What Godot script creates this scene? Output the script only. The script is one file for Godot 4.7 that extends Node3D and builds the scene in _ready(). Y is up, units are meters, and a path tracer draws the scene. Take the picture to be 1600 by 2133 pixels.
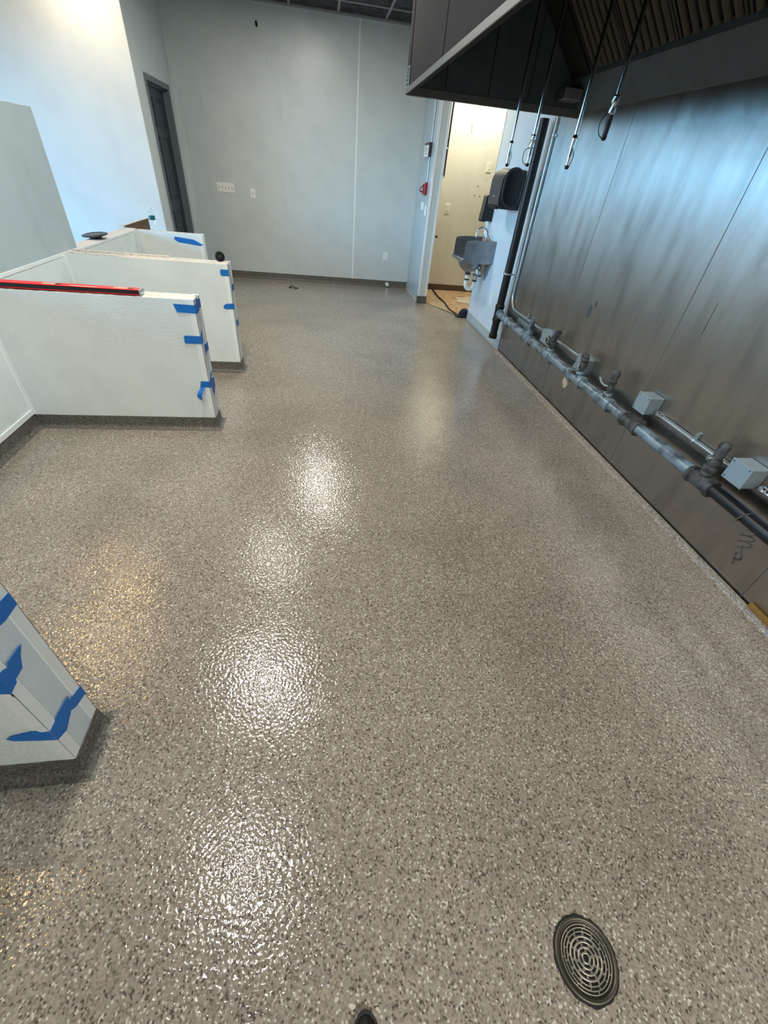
extends Node3D

# ---------------------------------------------------------------- measures (metres; the camera stands over x = 0, z = 0)
const CEIL := 3.18
const BACK := -8.4
const RIGHT := 2.2
const LEFT := -1.98
var M := {}
var taken := {}
var uv_flat := false

# ---------------------------------------------------------------- names and metas
func numbered(called: String) -> String:
	if not taken.has(called):
		taken[called] = 0
		return called
	taken[called] += 1
	return "%s_%03d" % [called, taken[called]]

func tag(o: Node, label: String, category: String, group := "") -> void:
	o.set_meta("label", label)
	o.set_meta("category", category)
	if group != "":
		o.set_meta("group", group)

func thing(called: String, label: String, category: String, at: Vector3, group := "") -> Node3D:
	var o := Node3D.new()
	o.name = numbered(called)
	add_child(o)
	o.position = at
	tag(o, label, category, group)
	return o

func struct(called: String, label: String, at := Vector3.ZERO) -> Node3D:
	var o := Node3D.new()
	o.name = called
	add_child(o)
	o.position = at
	o.set_meta("kind", "structure")
	o.set_meta("label", label)
	return o

# geometry is written in room coordinates; the mesh is shifted back by where its parent stands
func obj(called: String, st: SurfaceTool, m: Material, parent: Node = self, label := "") -> MeshInstance3D:
	st.generate_normals()
	var o := MeshInstance3D.new()
	o.mesh = st.commit()
	o.material_override = m
	o.cast_shadow = GeometryInstance3D.SHADOW_CASTING_SETTING_ON
	if parent == self:
		o.name = numbered(called)
		add_child(o)
	else:
		o.name = called
		parent.add_child(o, true)
		var p := Vector3.ZERO
		var n: Node = parent
		while n is Node3D and n != self:
			p += (n as Node3D).position
			n = n.get_parent()
		o.position = -p
	if label != "":
		o.set_meta("label", label)
	return o

# ---------------------------------------------------------------- shapes
func begin() -> SurfaceTool:
	var st := SurfaceTool.new()
	st.begin(Mesh.PRIMITIVE_TRIANGLES)
	return st

func tri(st: SurfaceTool, a: Vector3, b: Vector3, c: Vector3) -> void:   # a, b, c counter-clockwise seen from outside
	for v in [a, c, b]:
		st.set_uv(Vector2(v.x, v.z) if uv_flat else Vector2(v.z + v.x, v.y))
		st.add_vertex(v)

func face(st: SurfaceTool, p: Array, centre: Vector3) -> void:           # convex, turned away from centre
	var n: Vector3 = (p[1] - p[0]).cross(p[2] - p[0])
	var mid := Vector3.ZERO
	for v in p:
		mid += v
	mid /= p.size()
	if n.dot(mid - centre) < 0.0:
		p = p.duplicate()
		p.reverse()
	st.set_smooth_group(-1)
	for i in range(1, p.size() - 1):
		tri(st, p[0], p[i], p[i + 1])

func box(st: SurfaceTool, a: Vector3, b: Vector3, r := 0.0, xf := Transform3D()) -> void:   # box from corner a to corner b, edges chamfered by r
	var lo := a.min(b)
	var hi := a.max(b)
	var c := xf * ((lo + hi) / 2)
	var h := (hi - lo) / 2
	var mid := (lo + hi) / 2
	r = minf(r, minf(h.x, minf(h.y, h.z)) * 0.9)
	var at := func(s: Vector3, axis: int) -> Vector3:
		var v := Vector3(s.x * (h.x - r), s.y * (h.y - r), s.z * (h.z - r))
		v[axis] = s[axis] * h[axis]
		return xf * (mid + v)
	for k in 3:
		var u := (k + 1) % 3
		var w := (k + 2) % 3
		for s in [-1.0, 1.0]:
			var q := []
			for t in [[-1.0, -1.0], [1.0, -1.0], [1.0, 1.0], [-1.0, 1.0]]:
				var e := Vector3.ZERO
				e[k] = s
				e[u] = t[0]
				e[w] = t[1]
				q.append(at.call(e, k))
			face(st, q, c)
	if r <= 0.0:
		return
	for k in 3:
		var u := (k + 1) % 3
		var w := (k + 2) % 3
		for t in [[-1.0, -1.0], [1.0, -1.0], [1.0, 1.0], [-1.0, 1.0]]:
			var e0 := Vector3.ZERO
			e0[k] = -1.0
			e0[u] = t[0]
			e0[w] = t[1]
			var e1 := e0
			e1[k] = 1.0
			face(st, [at.call(e0, u), at.call(e1, u), at.call(e1, w), at.call(e0, w)], c)
	for sx in [-1.0, 1.0]:
		for sy in [-1.0, 1.0]:
			for sz in [-1.0, 1.0]:
				var e := Vector3(sx, sy, sz)
				face(st, [at.call(e, 0), at.call(e, 1), at.call(e, 2)], c)

func frame_of(d: Vector3) -> Basis:
	var y := d.normalized()
	var x := y.cross(Vector3.RIGHT if absf(y.x) < 0.8 else Vector3.FORWARD).normalized()
	return Basis(x, y, x.cross(y))

func tube(st: SurfaceTool, pts: Array, r: float, n := 14, closed := false) -> void:
	var rings := []
	var dir: Vector3 = (pts[1] - pts[0]).normalized()
	var b := frame_of(dir)
	var count := pts.size()
	for i in count:
		var d: Vector3
		if closed:
			d = (pts[(i + 1) % count] - pts[(i - 1 + count) % count]).normalized()
		elif i == 0:
			d = dir
		elif i == count - 1:
			d = (pts[i] - pts[i - 1]).normalized()
		else:
			d = ((pts[i + 1] - pts[i]).normalized() + (pts[i] - pts[i - 1]).normalized()).normalized()
		var y := b.y
		var q := Quaternion(y, d) if y.dot(d) > -0.999 else Quaternion()
		b = Basis(q) * b
		var ring := []
		for k in n:
			var a := TAU * k / n
			ring.append(pts[i] + (b.x * cos(a) + b.z * sin(a)) * r)
		rings.append(ring)
	var last := count if closed else count - 1
	st.set_smooth_group(0)
	for i in last:
		var r0: Array = rings[i]
		var r1: Array = rings[(i + 1) % count]
		for k in n:
			var k1 := (k + 1) % n
			tri(st, r0[k], r1[k1], r0[k1])
			tri(st, r0[k], r1[k], r1[k1])
	if not closed:
		var c: Vector3 = (pts[0] + pts[1]) / 2
		face(st, rings[0], c)
		face(st, rings[count - 1], (pts[count - 1] + pts[count - 2]) / 2)

func arc(c: Vector3, u: Vector3, v: Vector3, r: float, a0: float, a1: float, n := 8) -> Array:
	var o := []
	for i in n + 1:
		var a := lerpf(a0, a1, float(i) / n)
		o.append(c + (u * cos(a) + v * sin(a)) * r)
	return o

func lathe(st: SurfaceTool, prof: Array, xf: Transform3D, n := 24) -> void:   # prof: (radius, height) upwards along the outside
	var rings := []
	for p in prof:
		var ring := []
		for k in n:
			var a := TAU * k / n
			ring.append(xf * Vector3(p.x * cos(a), p.y, -p.x * sin(a)))
		rings.append(ring)
	st.set_smooth_group(0)
	for i in prof.size() - 1:
		st.set_smooth_group(i + 1)
		for k in n:
			var k1 := (k + 1) % n
			if prof[i].x > 1e-6:
				tri(st, rings[i][k], rings[i][k1], rings[i + 1][k1])
			if prof[i + 1].x > 1e-6:
				tri(st, rings[i][k], rings[i + 1][k1], rings[i + 1][k])

func lathe_smooth(st: SurfaceTool, prof: Array, xf: Transform3D, n := 28) -> void:
	st.set_smooth_group(0)
	for i in prof.size() - 1:
		for k in n:
			var q := []
			for j in [[i, k], [i, k + 1], [i + 1, k + 1], [i + 1, k]]:
				var a = TAU * j[1] / n
				var p: Vector2 = prof[j[0]]
				q.append(xf * Vector3(p.x * cos(a), p.y, -p.x * sin(a)))
			if prof[i].x > 1e-6:
				tri(st, q[0], q[1], q[2])
			if prof[i + 1].x > 1e-6:
				tri(st, q[0], q[2], q[3])

func prism(st: SurfaceTool, poly: Array, o: Vector3, u: Vector3, v: Vector3, t: float) -> void:   # a flat outline o + u x + v y, thickened by t along u x v
	var pv := PackedVector2Array(poly)
	if Geometry2D.is_polygon_clockwise(pv):
		pv.reverse()
	var n := u.cross(v).normalized() * t
	var idx := Geometry2D.triangulate_polygon(pv)
	st.set_smooth_group(-1)
	var at := func(p: Vector2) -> Vector3: return o + u * p.x + v * p.y
	for i in range(0, idx.size(), 3):
		var a: Vector3 = at.call(pv[idx[i]])
		var b: Vector3 = at.call(pv[idx[i + 1]])
		var c: Vector3 = at.call(pv[idx[i + 2]])
		if (b - a).cross(c - a).dot(n) < 0:
			var s := b
			b = c
			c = s
		tri(st, a + n, b + n, c + n)
		tri(st, a, c, b)
	for i in pv.size():
		var a: Vector3 = at.call(pv[i])
		var b: Vector3 = at.call(pv[(i + 1) % pv.size()])
		if t > 0:
			tri(st, a, b, b + n)
			tri(st, a, b + n, a + n)
		else:
			tri(st, b, a, b + n)
			tri(st, a, a + n, b + n)

func cove(st: SurfaceTool, path: Array, h: float, t: float, r: float) -> void:   # coved base along a path on the floor; the room lies to the left of the way walked
	var prof := [Vector2(0.0, 0.0), Vector2(0.0, h), Vector2(t * 0.55, h)]
	for i in 7:
		var a := PI / 2 * i / 6.0
		prof.append(Vector2(t + r - r * cos(a), r - r * sin(a)) if i > 0 else Vector2(t, r))
	prof.append(Vector2(t + r, -0.002))
	var offs := []
	for i in path.size():
		var d0: Vector3 = (path[i] - path[maxi(i - 1, 0)]).normalized() if i > 0 else (path[1] - path[0]).normalized()
		var d1: Vector3 = (path[mini(i + 1, path.size() - 1)] - path[i]).normalized() if i < path.size() - 1 else d0
		var n0 := Vector3(d0.z, 0, -d0.x)
		var n1 := Vector3(d1.z, 0, -d1.x)
		var m := (n0 + n1).normalized()
		offs.append(m / maxf(0.3, m.dot(n0)))
	for i in path.size() - 1:
		for j in prof.size() - 1:
			var q := []
			for e in [[i, j], [i + 1, j], [i + 1, j + 1], [i, j + 1]]:
				var p: Vector2 = prof[e[1]]
				q.append(path[e[0]] + offs[e[0]] * p.x + Vector3.UP * p.y)
			st.set_smooth_group(i + 1 if j >= 2 and j < prof.size() - 2 else -1)
			tri(st, q[0], q[2], q[1])
			tri(st, q[0], q[3], q[2])
	for i in [0, path.size() - 1]:
		var c: Vector3 = path[i] * 1.0
		var q := []
		for p in prof:
			q.append(c + offs[i] * p.x + Vector3.UP * p.y)
		var inward: Vector3 = (path[1] - path[0]) if i == 0 else (path[path.size() - 2] - path[path.size() - 1])
		face(st, q, c + inward * 0.5 + offs[i] * 0.01)

# ---------------------------------------------------------------- materials
func noise_tex(type: int, freq: float, size: int, ramp: Gradient, seed_: int, octaves := 1, normal := 0.0, ret := -1, jitter := 1.0) -> NoiseTexture2D:
	var n := FastNoiseLite.new()
	n.noise_type = type
	n.frequency = freq
	n.seed = seed_
	n.fractal_type = FastNoiseLite.FRACTAL_FBM if octaves > 1 else FastNoiseLite.FRACTAL_NONE
	n.fractal_octaves = octaves
	if ret >= 0:
		n.cellular_return_type = ret
		n.cellular_jitter = jitter
	var t := NoiseTexture2D.new()
	t.width = size
	t.height = size
	t.seamless = ret < 0
	t.seamless_blend_skirt = 0.1
	t.generate_mipmaps = false
	t.noise = n
	if normal > 0.0:
		t.as_normal_map = true
		t.bump_strength = normal
	elif ramp:
		t.color_ramp = ramp
	return t

func ramp(stops: Array, constant := false) -> Gradient:
	var g := Gradient.new()
	var o := PackedFloat32Array()
	var c := PackedColorArray()
	for s in stops:
		o.append(s[0])
		c.append(s[1])
	g.offsets = o
	g.colors = c
	if constant:
		g.interpolation_mode = Gradient.GRADIENT_INTERPOLATE_CONSTANT
	return g

func grey(v: float) -> Color:
	return Color(v, v, v)

func mat(called: String, c: Color, rough := 0.5, metal := 0.0) -> StandardMaterial3D:
	var m := StandardMaterial3D.new()
	m.resource_name = called
	m.albedo_color = c
	m.roughness = rough
	m.metallic = metal
	M[called] = m
	return m

func tri_tex(m: StandardMaterial3D, albedo: Texture2D, normal: Texture2D, nscale: float, rough: Texture2D, scale: Vector3) -> StandardMaterial3D:
	m.uv1_triplanar = true
	m.uv1_world_triplanar = true
	m.uv1_triplanar_sharpness = 8.0
	m.uv1_scale = scale
	if albedo:
		m.albedo_texture = albedo
	if normal:
		m.normal_enabled = true
		m.normal_texture = normal
		m.normal_scale = nscale
	if rough:
		m.roughness_texture = rough
		m.roughness_texture_channel = BaseMaterial3D.TEXTURE_CHANNEL_RED
	return m

func make_materials() -> void:
	var S := FastNoiseLite.TYPE_SIMPLEX_SMOOTH
	var V := FastNoiseLite.TYPE_CELLULAR
	# quartz floor: broadcast grains under a clear glossy coat
	var pal := [Color(0.608, 0.576, 0.524), Color(0.532, 0.497, 0.452), Color(0.651, 0.621, 0.559), Color(0.586, 0.565, 0.524), Color(0.477, 0.452, 0.416), Color(0.597, 0.554, 0.500), Color(0.629, 0.610, 0.571), Color(0.553, 0.520, 0.476),
		Color(0.803, 0.791, 0.750), Color(0.597, 0.565, 0.512), Color(0.358, 0.328, 0.309), Color(0.618, 0.588, 0.535), Color(0.564, 0.542, 0.500), Color(0.662, 0.621, 0.559), Color(0.499, 0.463, 0.428), Color(0.586, 0.565, 0.524)]
	var st := []
	for i in pal.size():
		st.append([float(i) / pal.size(), pal[i]])
	var grain := noise_tex(V, 0.30, 2048, ramp(st, true), 11, 1, 0.0, FastNoiseLite.RETURN_CELL_VALUE)
	var peel := noise_tex(S, 0.18, 1024, null, 5, 2, 6.0)
	var mottle := noise_tex(S, 0.006, 512, ramp([[0.0, grey(.90)], [0.5, grey(.98)], [1.0, grey(1.0)]]), 8, 3)
	var m := tri_tex(mat("quartz_floor", Color(.985, .985, .985), 0.11), grain, peel, 0.075, null, Vector3.ONE / 3.0)
	m.uv1_triplanar = false
	m.uv1_world_triplanar = false
	m.metallic_specular = 0.62
	m.detail_enabled = true
	m.detail_blend_mode = BaseMaterial3D.BLEND_MODE_MUL
	m.detail_albedo = mottle
	tri_tex(mat("quartz_curb", Color(.985, .985, .985), 0.25), grain, peel, 0.15, null, Vector3.ONE / 3.0)
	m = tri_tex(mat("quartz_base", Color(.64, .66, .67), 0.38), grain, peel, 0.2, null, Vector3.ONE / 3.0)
	# plastic wall panels
	var pebble := noise_tex(S, 0.12, 512, null, 21, 2, 4.0)
	var wallshade := noise_tex(S, 0.004, 512, ramp([[0.0, grey(.965)], [0.6, grey(1.0)], [1.0, grey(1.0)]]), 3, 4)
	tri_tex(mat("frp", Color(.80, .84, .835), 0.30), wallshade, pebble, 0.12, null, Vector3.ONE / 1.1)
	tri_tex(mat("frp_cool", Color(.70, .765, .79), 0.22), wallshade, pebble, 0.10, null, Vector3.ONE / 1.1)
	tri_tex(mat("frp_lit", Color(.885, .93, .93), 0.30), wallshade, pebble, 0.12, null, Vector3.ONE / 1.1)  # lighter copy of the wall panel; brighter light on half walls painted in
	tri_tex(mat("frp_blue_reflection", Color(.84, .92, .97), 0.16), wallshade, pebble, 0.06, null, Vector3.ONE / 1.1)  # blue tint paints in the reflection of the blue-lit dining wall
	tri_tex(mat("frp_end_bounce", Color(.84, .90, .93), 0.3), wallshade, pebble, 0.10, null, Vector3.ONE / 1.1)  # paler and bluer: bounce light off the steel put into the colour
	mat("trim", Color(.92, .95, .95), 0.35)
	tri_tex(mat("plaster", Color(.86, .86, .84), 0.7), wallshade, pebble, 0.1, null, Vector3.ONE / 1.6)
	tri_tex(mat("cream", Color(.88, .875, .83), 0.65), wallshade, pebble, 0.1, null, Vector3.ONE / 1.6)
	tri_tex(mat("raw_top", Color(.86, .85, .83), 0.9), noise_tex(S, 0.03, 512, ramp([[0.0, Color(.62, .57, .52)], [0.25, Color(.92, .91, .89)], [1.0, Color(1, 1, 1)]]), 33, 4), pebble, 0.6, null, Vector3.ONE / 0.7)
	mat("joint", Color(.32, .32, .31), 0.7)
	# stainless
	var brush := noise_tex(S, 0.10, 1024, null, 41, 2, 2.0)
	var brush_r := noise_tex(S, 0.012, 1024, ramp([[0.0, grey(.30)], [0.5, grey(.35)], [1.0, grey(.40)]]), 42, 4)
	var smear := noise_tex(S, 0.006, 1024, ramp([[0.0, grey(.86)], [0.35, grey(.95)], [0.6, grey(1.0)], [1.0, grey(1.0)]]), 43, 5)
	m = tri_tex(mat("stainless", Color(.725, .715, .70), 1.0, 1.0), smear, brush, 0.03, brush_r, Vector3(1.0, 0.22, 1.0) / 1.2)
	m.anisotropy_enabled = true
	m.anisotropy = 0.98
	m = tri_tex(mat("stainless_plain", Color(.62, .63, .64), 1.0, 1.0), smear, brush, 0.15, brush_r, Vector3.ONE / 0.9)
	m = tri_tex(mat("hood_face", Color(.125, .124, .13), 0.75, 0.1), smear, brush, 0.2, null, Vector3.ONE / 1.4)
	m.metallic_specular = 0.25
	m = tri_tex(mat("hood_inside", Color(.27, .31, .33), 0.5, 0.25), smear, brush, 0.1, null, Vector3.ONE / 1.4)
	mat("hood_lip", Color(.40, .40, .39), 0.5, 0.4)
	mat("grease", Color(.36, .38, .39), 0.45, 0.5)
	mat("soot", Color(.07, .075, .08), 0.55, 0.1)
	mat("baffle", Color(.27, .25, .215), 0.55, 0.5)
	mat("chrome", Color(.85, .87, .88), 0.14, 1.0)
	mat("galv", Color(.72, .77, .79), 0.30, 0.9)
	mat("box_grey", Color(.60, .66, .68), 0.42, 0.35)
	var rusty := noise_tex(S, 0.02, 512, ramp([[0.0, Color(.24, .23, .23)], [0.3, Color(.44, .46, .48)], [0.5, Color(.56, .61, .64)], [1.0, Color(.66, .71, .74)]]), 51, 4)
	tri_tex(mat("iron_pipe", Color(.93, .98, 1.0), 0.36, 0.35), rusty, pebble, 0.02, null, Vector3.ONE / 1.3)
	tri_tex(mat("iron_dirty", Color(.62, .58, .55), 0.6, 0.25), rusty, pebble, 0.06, null, Vector3.ONE / 0.8)
	mat("black_pipe", Color(.075, .085, .095), 0.38)
	mat("black_plastic", Color(.05, .055, .06), 0.28)
	mat("black_matt", Color(.03, .03, .033), 0.6)
	mat("dark_grey_plastic", Color(.20, .21, .22), 0.35)
	mat("tape", Color(.0, .43, .77), 0.55)
	mat("white_plastic", Color(.94, .95, .93), 0.35)
	mat("white_dull", Color(.80, .79, .76), 0.6)
	mat("ivory", Color(.93, .92, .86), 0.3)
	mat("red_plastic", Color(.62, .06, .09), 0.35)
	mat("red_level", Color(.86, .06, .08), 0.35)
	mat("level_side", Color(.09, .08, .12), 0.4)
	mat("door_paint", Color(.16, .21, .25), 0.45)
	mat("door_frame", Color(.40, .43, .45), 0.45)
	var tile := noise_tex(S, 0.012, 512, ramp([[0.0, Color(.10, .10, .11)], [0.5, Color(.28, .28, .30)], [1.0, Color(.45, .45, .46)]]), 61, 4)
	tri_tex(mat("ceiling_tile", Color(.8, .8, .82), 0.8), tile, pebble, 0.4, null, Vector3.ONE / 1.2)
	mat("tee", Color(.62, .63, .63), 0.5)
	mat("ceiling_white", Color(.60, .60, .58), 0.8)
	tri_tex(mat("cardboard", Color(.70, .58, .43), 0.85), noise_tex(S, 0.01, 512, ramp([[0.0, grey(.72)], [0.5, grey(1.0)], [1.0, grey(1.0)]]), 71, 4), pebble, 0.3, null, Vector3.ONE / 0.9)
	tri_tex(mat("brown_board", Color(.42, .33, .26), 0.8), wallshade, pebble, 0.3, null, Vector3.ONE / 0.6)
	tri_tex(mat("old_floor", Color(.66, .58, .47), 0.6), smear, pebble, 0.2, null, Vector3.ONE / 0.9)
	mat("brown_base", Color(.36, .29, .25), 0.6)
	mat("yellow_wood", Color(.56, .43, .20), 0.7)
	mat("blue_cloth", Color(.05, .09, .20), 0.9)
	mat("drain_metal", Color(.66, .64, .58), 0.34, 0.8)
	mat("drain_rim", Color(.36, .345, .31), 0.42, 0.85)
	mat("drain_pit_shade", Color(.02, .02, .02), 0.9)
	mat("drain_bowl", Color(.26, .25, .22), 0.4, 0.8)
	mat("mark", Color(.10, .10, .10), 0.8)
	mat("stain", Color(.52, .50, .40), 0.5)
	mat("paper", Color(.72, .68, .58), 0.8)
	mat("shoe", Color(.012, .012, .014), 0.5)
	var g := mat("bottle_clear", Color(.94, .97, .98, .06), 0.04)
	g.transparency = BaseMaterial3D.TRANSPARENCY_ALPHA
	g.cull_mode = BaseMaterial3D.CULL_DISABLED
	mat("bottle_label", Color(.05, .36, .38), 0.5)
	mat("bottle_cap", Color(.86, .90, .92), 0.4)

# ---------------------------------------------------------------- light
const WHITE_LAMP := Color(1.0, 0.985, 0.955)
const WARM_LAMP := Color(1.0, 0.80, 0.50)
const LAMP_E := 6.0
const WARM_E := 1.1
const SKY_E := 21.5
const ROOM_E := 5.0
const EXPOSURE := 1.0

func _ready() -> void:
	var cam := Camera3D.new()
	cam.name = "camera"
	cam.fov = 102.2785
	cam.near = 0.02
	cam.current = true
	cam.transform = Transform3D(Basis(Vector3(0.98900991, 0.08334763, 0.12211703), Vector3(0.01385871, 0.77005882, -0.63782235), Vector3(-0.14719828, 0.63250501, 0.76044071)).orthonormalized(), Vector3(0, 1.6, 0))
	add_child(cam)

	var sky_mat := ProceduralSkyMaterial.new()
	sky_mat.sky_top_color = Color(.38, .70, .97)
	sky_mat.sky_horizon_color = Color(.58, .84, 1.0)
	sky_mat.ground_horizon_color = Color(.55, .58, .60)
	sky_mat.ground_bottom_color = Color(.34, .34, .34)
	var sky := Sky.new()
	sky.sky_material = sky_mat
	var env := Environment.new()
	env.background_mode = Environment.BG_SKY
	env.sky = sky
	env.background_energy_multiplier = SKY_E
	env.tonemap_mode = Environment.TONE_MAPPER_LINEAR
	env.tonemap_exposure = EXPOSURE
	env.sdfgi_enabled = true
	env.ssao_enabled = true
	env.ssil_enabled = true
	var we := WorldEnvironment.new()
	we.name = "surroundings"
	we.environment = env
	add_child(we)

	make_materials()
	build_shell()
	build_lamps()
	build_half_walls()
	build_right_wall()
	build_hood()
	build_gas_pipe()
	build_conduit()
	build_sink()
	build_dispensers()
	build_wall_fittings()
	build_tapes()
	build_small_things()

# ---------------------------------------------------------------- lamps
func panel_lamp(p: Vector3, half: float, c: Color, e: float, label: String, group: String) -> void:
	var t := thing("ceiling_lamp", label, "lamp", p, group)
	var s := begin()
	for q in [[-1, 0], [1, 0], [0, -1], [0, 1]]:
		var a := p + Vector3(q[0] * half - (0.02 if q[0] != 0 else half + 0.02), -0.012, q[1] * half - (0.02 if q[1] != 0 else half - 0.02))
		var b := p + Vector3(q[0] * half + (0.02 if q[0] != 0 else half + 0.02), 0.03, q[1] * half + (0.02 if q[1] != 0 else half - 0.02))
		box(s, a, b, 0.004)
	obj("frame", s, M.trim, t)
	s = begin()
	box(s, p + Vector3(-half + 0.02, 0.0, -half + 0.02), p + Vector3(half - 0.02, 0.025, half - 0.02))
	var glow := StandardMaterial3D.new()
	glow.albedo_color = Color(.9, .9, .88)
	glow.emission_enabled = true
	glow.emission = c
	glow.emission_energy_multiplier = 1.6
	obj("diffuser", s, glow, t)
	var l := AreaLight3D.new()
	l.name = "light"
	l.light_color = c
	l.light_energy = e
	l.area_size = Vector2(half * 1.8, half * 1.8)
	l.rotation_degrees = Vector3(-90, 0, 0)
	l.position = Vector3(0, -0.015, 0)
	l.shadow_enabled = true
	l.area_range = 20.0
	l.area_attenuation = 2.0
	t.add_child(l)

func build_lamps() -> void:
	var y := CEIL - 0.03
	for p in [[1.1, 1.9, 1.5, 0.19, "added square fill lamp behind the camera, out of view"], [-0.70, -0.83, 0.45, 0.105, "white square ceiling lamp right above the camera"], [-0.69, -2.6, 1.0, 0.155, "white square ceiling lamp in front of the half wall with the level"], [-0.75, -4.55, 0.3, 0.09, "dim square ceiling lamp between the second and the farthest half wall"], [-0.05, -6.35, 0.72, 0.13, "white square ceiling lamp nearest the back wall"]]:  # the one behind the camera is added as fill light
		panel_lamp(Vector3(p[0], y, p[1]), p[3], WHITE_LAMP, LAMP_E * p[2], p[4], "kitchen ceiling lamps")
	for p in [[-2.72, -1.27, "small warm ceiling lamp beyond the low wall nearest the camera"], [-2.74, -3.13, "small warm ceiling lamp beyond the taller wall length, middle of three"], [-2.73, -4.22, "small warm ceiling lamp beyond the low wall nearest the bright dining wall"]]:
		panel_lamp(Vector3(p[0], y, p[1]), 0.07, WARM_LAMP, WARM_E, p[2], "warm ceiling lamps")
	panel_lamp(Vector3(-2.3, y, -6.35), 0.15, Color(1.0, .95, .86), 1.6, "white ceiling lamp close to the bright dining wall", "")
	panel_lamp(Vector3(2.5, y, -7.98), 0.15, Color(1.0, .97, .88), ROOM_E, "warm ceiling lamp in the cream side room", "")

# ---------------------------------------------------------------- room shell
func build_shell() -> void:
	# floors
	var f := struct("floor", "glossy speckled tan quartz floor")
	var s := begin()
	uv_flat = true
	box(s, Vector3(-9.2, -0.2, BACK - 0.2), Vector3(RIGHT, 0.0, 4.7))
	uv_flat = false
	obj("floor_coating", s, M.quartz_floor, f)
	s = begin()
	prism(s, [Vector2(2.2, -6.46), Vector2(5.2, -6.46), Vector2(5.2, -8.6), Vector2(1.73, -8.6), Vector2(1.73, -7.3)], Vector3(0, -0.2, 0), Vector3.RIGHT, Vector3.BACK, -0.204)
	obj("bare_floor", s, M.old_floor, f)
	s = begin()
	box(s, Vector3(RIGHT, -0.2, -6.46), Vector3(5.2, 0.002, -3.5))
	obj("bare_floor", s, M.old_floor, f)
	s = begin()   # dark edge of the new coating at the doorway
	prism(s, [Vector2(1.73, -7.31), Vector2(1.75, -7.31), Vector2(2.21, -6.46), Vector2(2.19, -6.46)], Vector3(0, -0.01, 0), Vector3.RIGHT, Vector3.BACK, -0.016)
	obj("threshold_edge", s, M.joint, f)

	# ceiling: grid of dark tiles over the kitchen, plain slab elsewhere
	var c := struct("ceiling", "dark stained drop ceiling with pale bars")
	s = begin()
	box(s, Vector3(-9.2, CEIL + 0.05, BACK - 0.2), Vector3(5.2, CEIL + 0.25, 4.7))
	obj("ceiling_slab", s, M.ceiling_tile, c)
	s = begin()
	box(s, Vector3(-9.0, CEIL, -6.85), Vector3(LEFT - 0.01, CEIL + 0.04, 4.5))
	obj("dining_ceiling", s, M.ceiling_white, c)
	var xs := []
	var x := 0.294 - 0.635 * 3
	while x < 2.0:
		xs.append(x)
		x += 0.635
	var zs := [BACK, -7.9]
	var zz := -7.9 + 1.22
	while zz < 4.4:
		zs.append(zz)
		zz += 1.22
	var all_x := [LEFT] + xs + [RIGHT]
	var all_z := zs + [4.5]
	for i in all_x.size() - 1:
		for j in all_z.size() - 1:
			if all_x[i + 1] - all_x[i] < 0.05:
				continue
			s = begin()
			box(s, Vector3(all_x[i] + 0.012, CEIL + 0.008, all_z[j] + 0.012), Vector3(all_x[i + 1] - 0.012, CEIL + 0.028, all_z[j + 1] - 0.012), 0.003)
			obj("ceiling_tile", s, M.ceiling_tile, c)
	for q in xs:
		s = begin()
		box(s, Vector3(q - 0.014, CEIL, BACK), Vector3(q + 0.014, CEIL + 0.03, 4.5), 0.002)
		obj("ceiling_bar", s, M.tee, c)
	for q in zs:
		if q < BACK + 0.1:
			continue
		s = begin()
		box(s, Vector3(LEFT, CEIL + 0.0015, q - 0.014), Vector3(RIGHT, CEIL + 0.03, q + 0.014), 0.002)
		obj("ceiling_bar", s, M.tee, c)

	# back wall, clad in four-foot plastic panels with seam strips
	var w := struct("wall_back", "white plastic-panelled back wall with vertical seam strips")
	s = begin()
	box(s, Vector3(-9.2, -0.1, BACK - 0.2), Vector3(5.2, CEIL + 0.1, BACK - 0.006))
	obj("wall_core", s, M.plaster, w)
	var seams := [LEFT, -1.85, -0.65, 0.588, 1.585]
	for i in 4:
		s = begin()
		box(s, Vector3(seams[i] + 0.001, 0.05, BACK - 0.006), Vector3(seams[i + 1] - 0.001, CEIL, BACK), 0.0015)
		obj("wall_panel", s, M.frp, w)
	for i in [1, 2, 3]:
		s = begin()
		box(s, Vector3(seams[i] - 0.011, 0.09, BACK - 0.001), Vector3(seams[i] + 0.011, CEIL, BACK + 0.0035), 0.0015)
		obj("seam_strip", s, M.trim if i == 3 else M.frp, w)
	s = begin()
	box(s, Vector3(LEFT, CEIL - 0.02, BACK - 0.001), Vector3(1.585, CEIL, BACK + 0.012), 0.002)
	obj("wall_angle", s, M.tee, w)
	# cream room seen through the doorway
	var p := struct("wall_passage", "cream painted wall of the side room")
	s = begin()
	box(s, Vector3(1.725, 0.0, BACK - 0.004), Vector3(5.0, CEIL, BACK + 0.004))
	obj("painted_wall", s, M.cream, p)
	s = begin()
	box(s, Vector3(5.0, -0.1, BACK), Vector3(5.15, CEIL + 0.1, -3.6))
	obj("side_wall", s, M.cream, p)
	s = begin()
	box(s, Vector3(2.35, -0.1, -3.75), Vector3(5.15, CEIL + 0.1, -3.6))
	obj("near_wall", s, M.cream, p)
	for q in [[2.57, 1.44, .008], [2.607, 1.563, .009], [2.663, 1.435, .008], [2.023, .825, .02], [2.72, 1.66, .006]]:
		s = begin()
		lathe(s, [Vector2(q[2], 0), Vector2(q[2], 0.002), Vector2(0, 0.002)], Transform3D(Basis(Vector3.RIGHT, PI / 2), Vector3(q[0], q[1], BACK + 0.004)), 10)
		obj("screw_hole", s, M.mark, p)
	s = begin()
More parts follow.
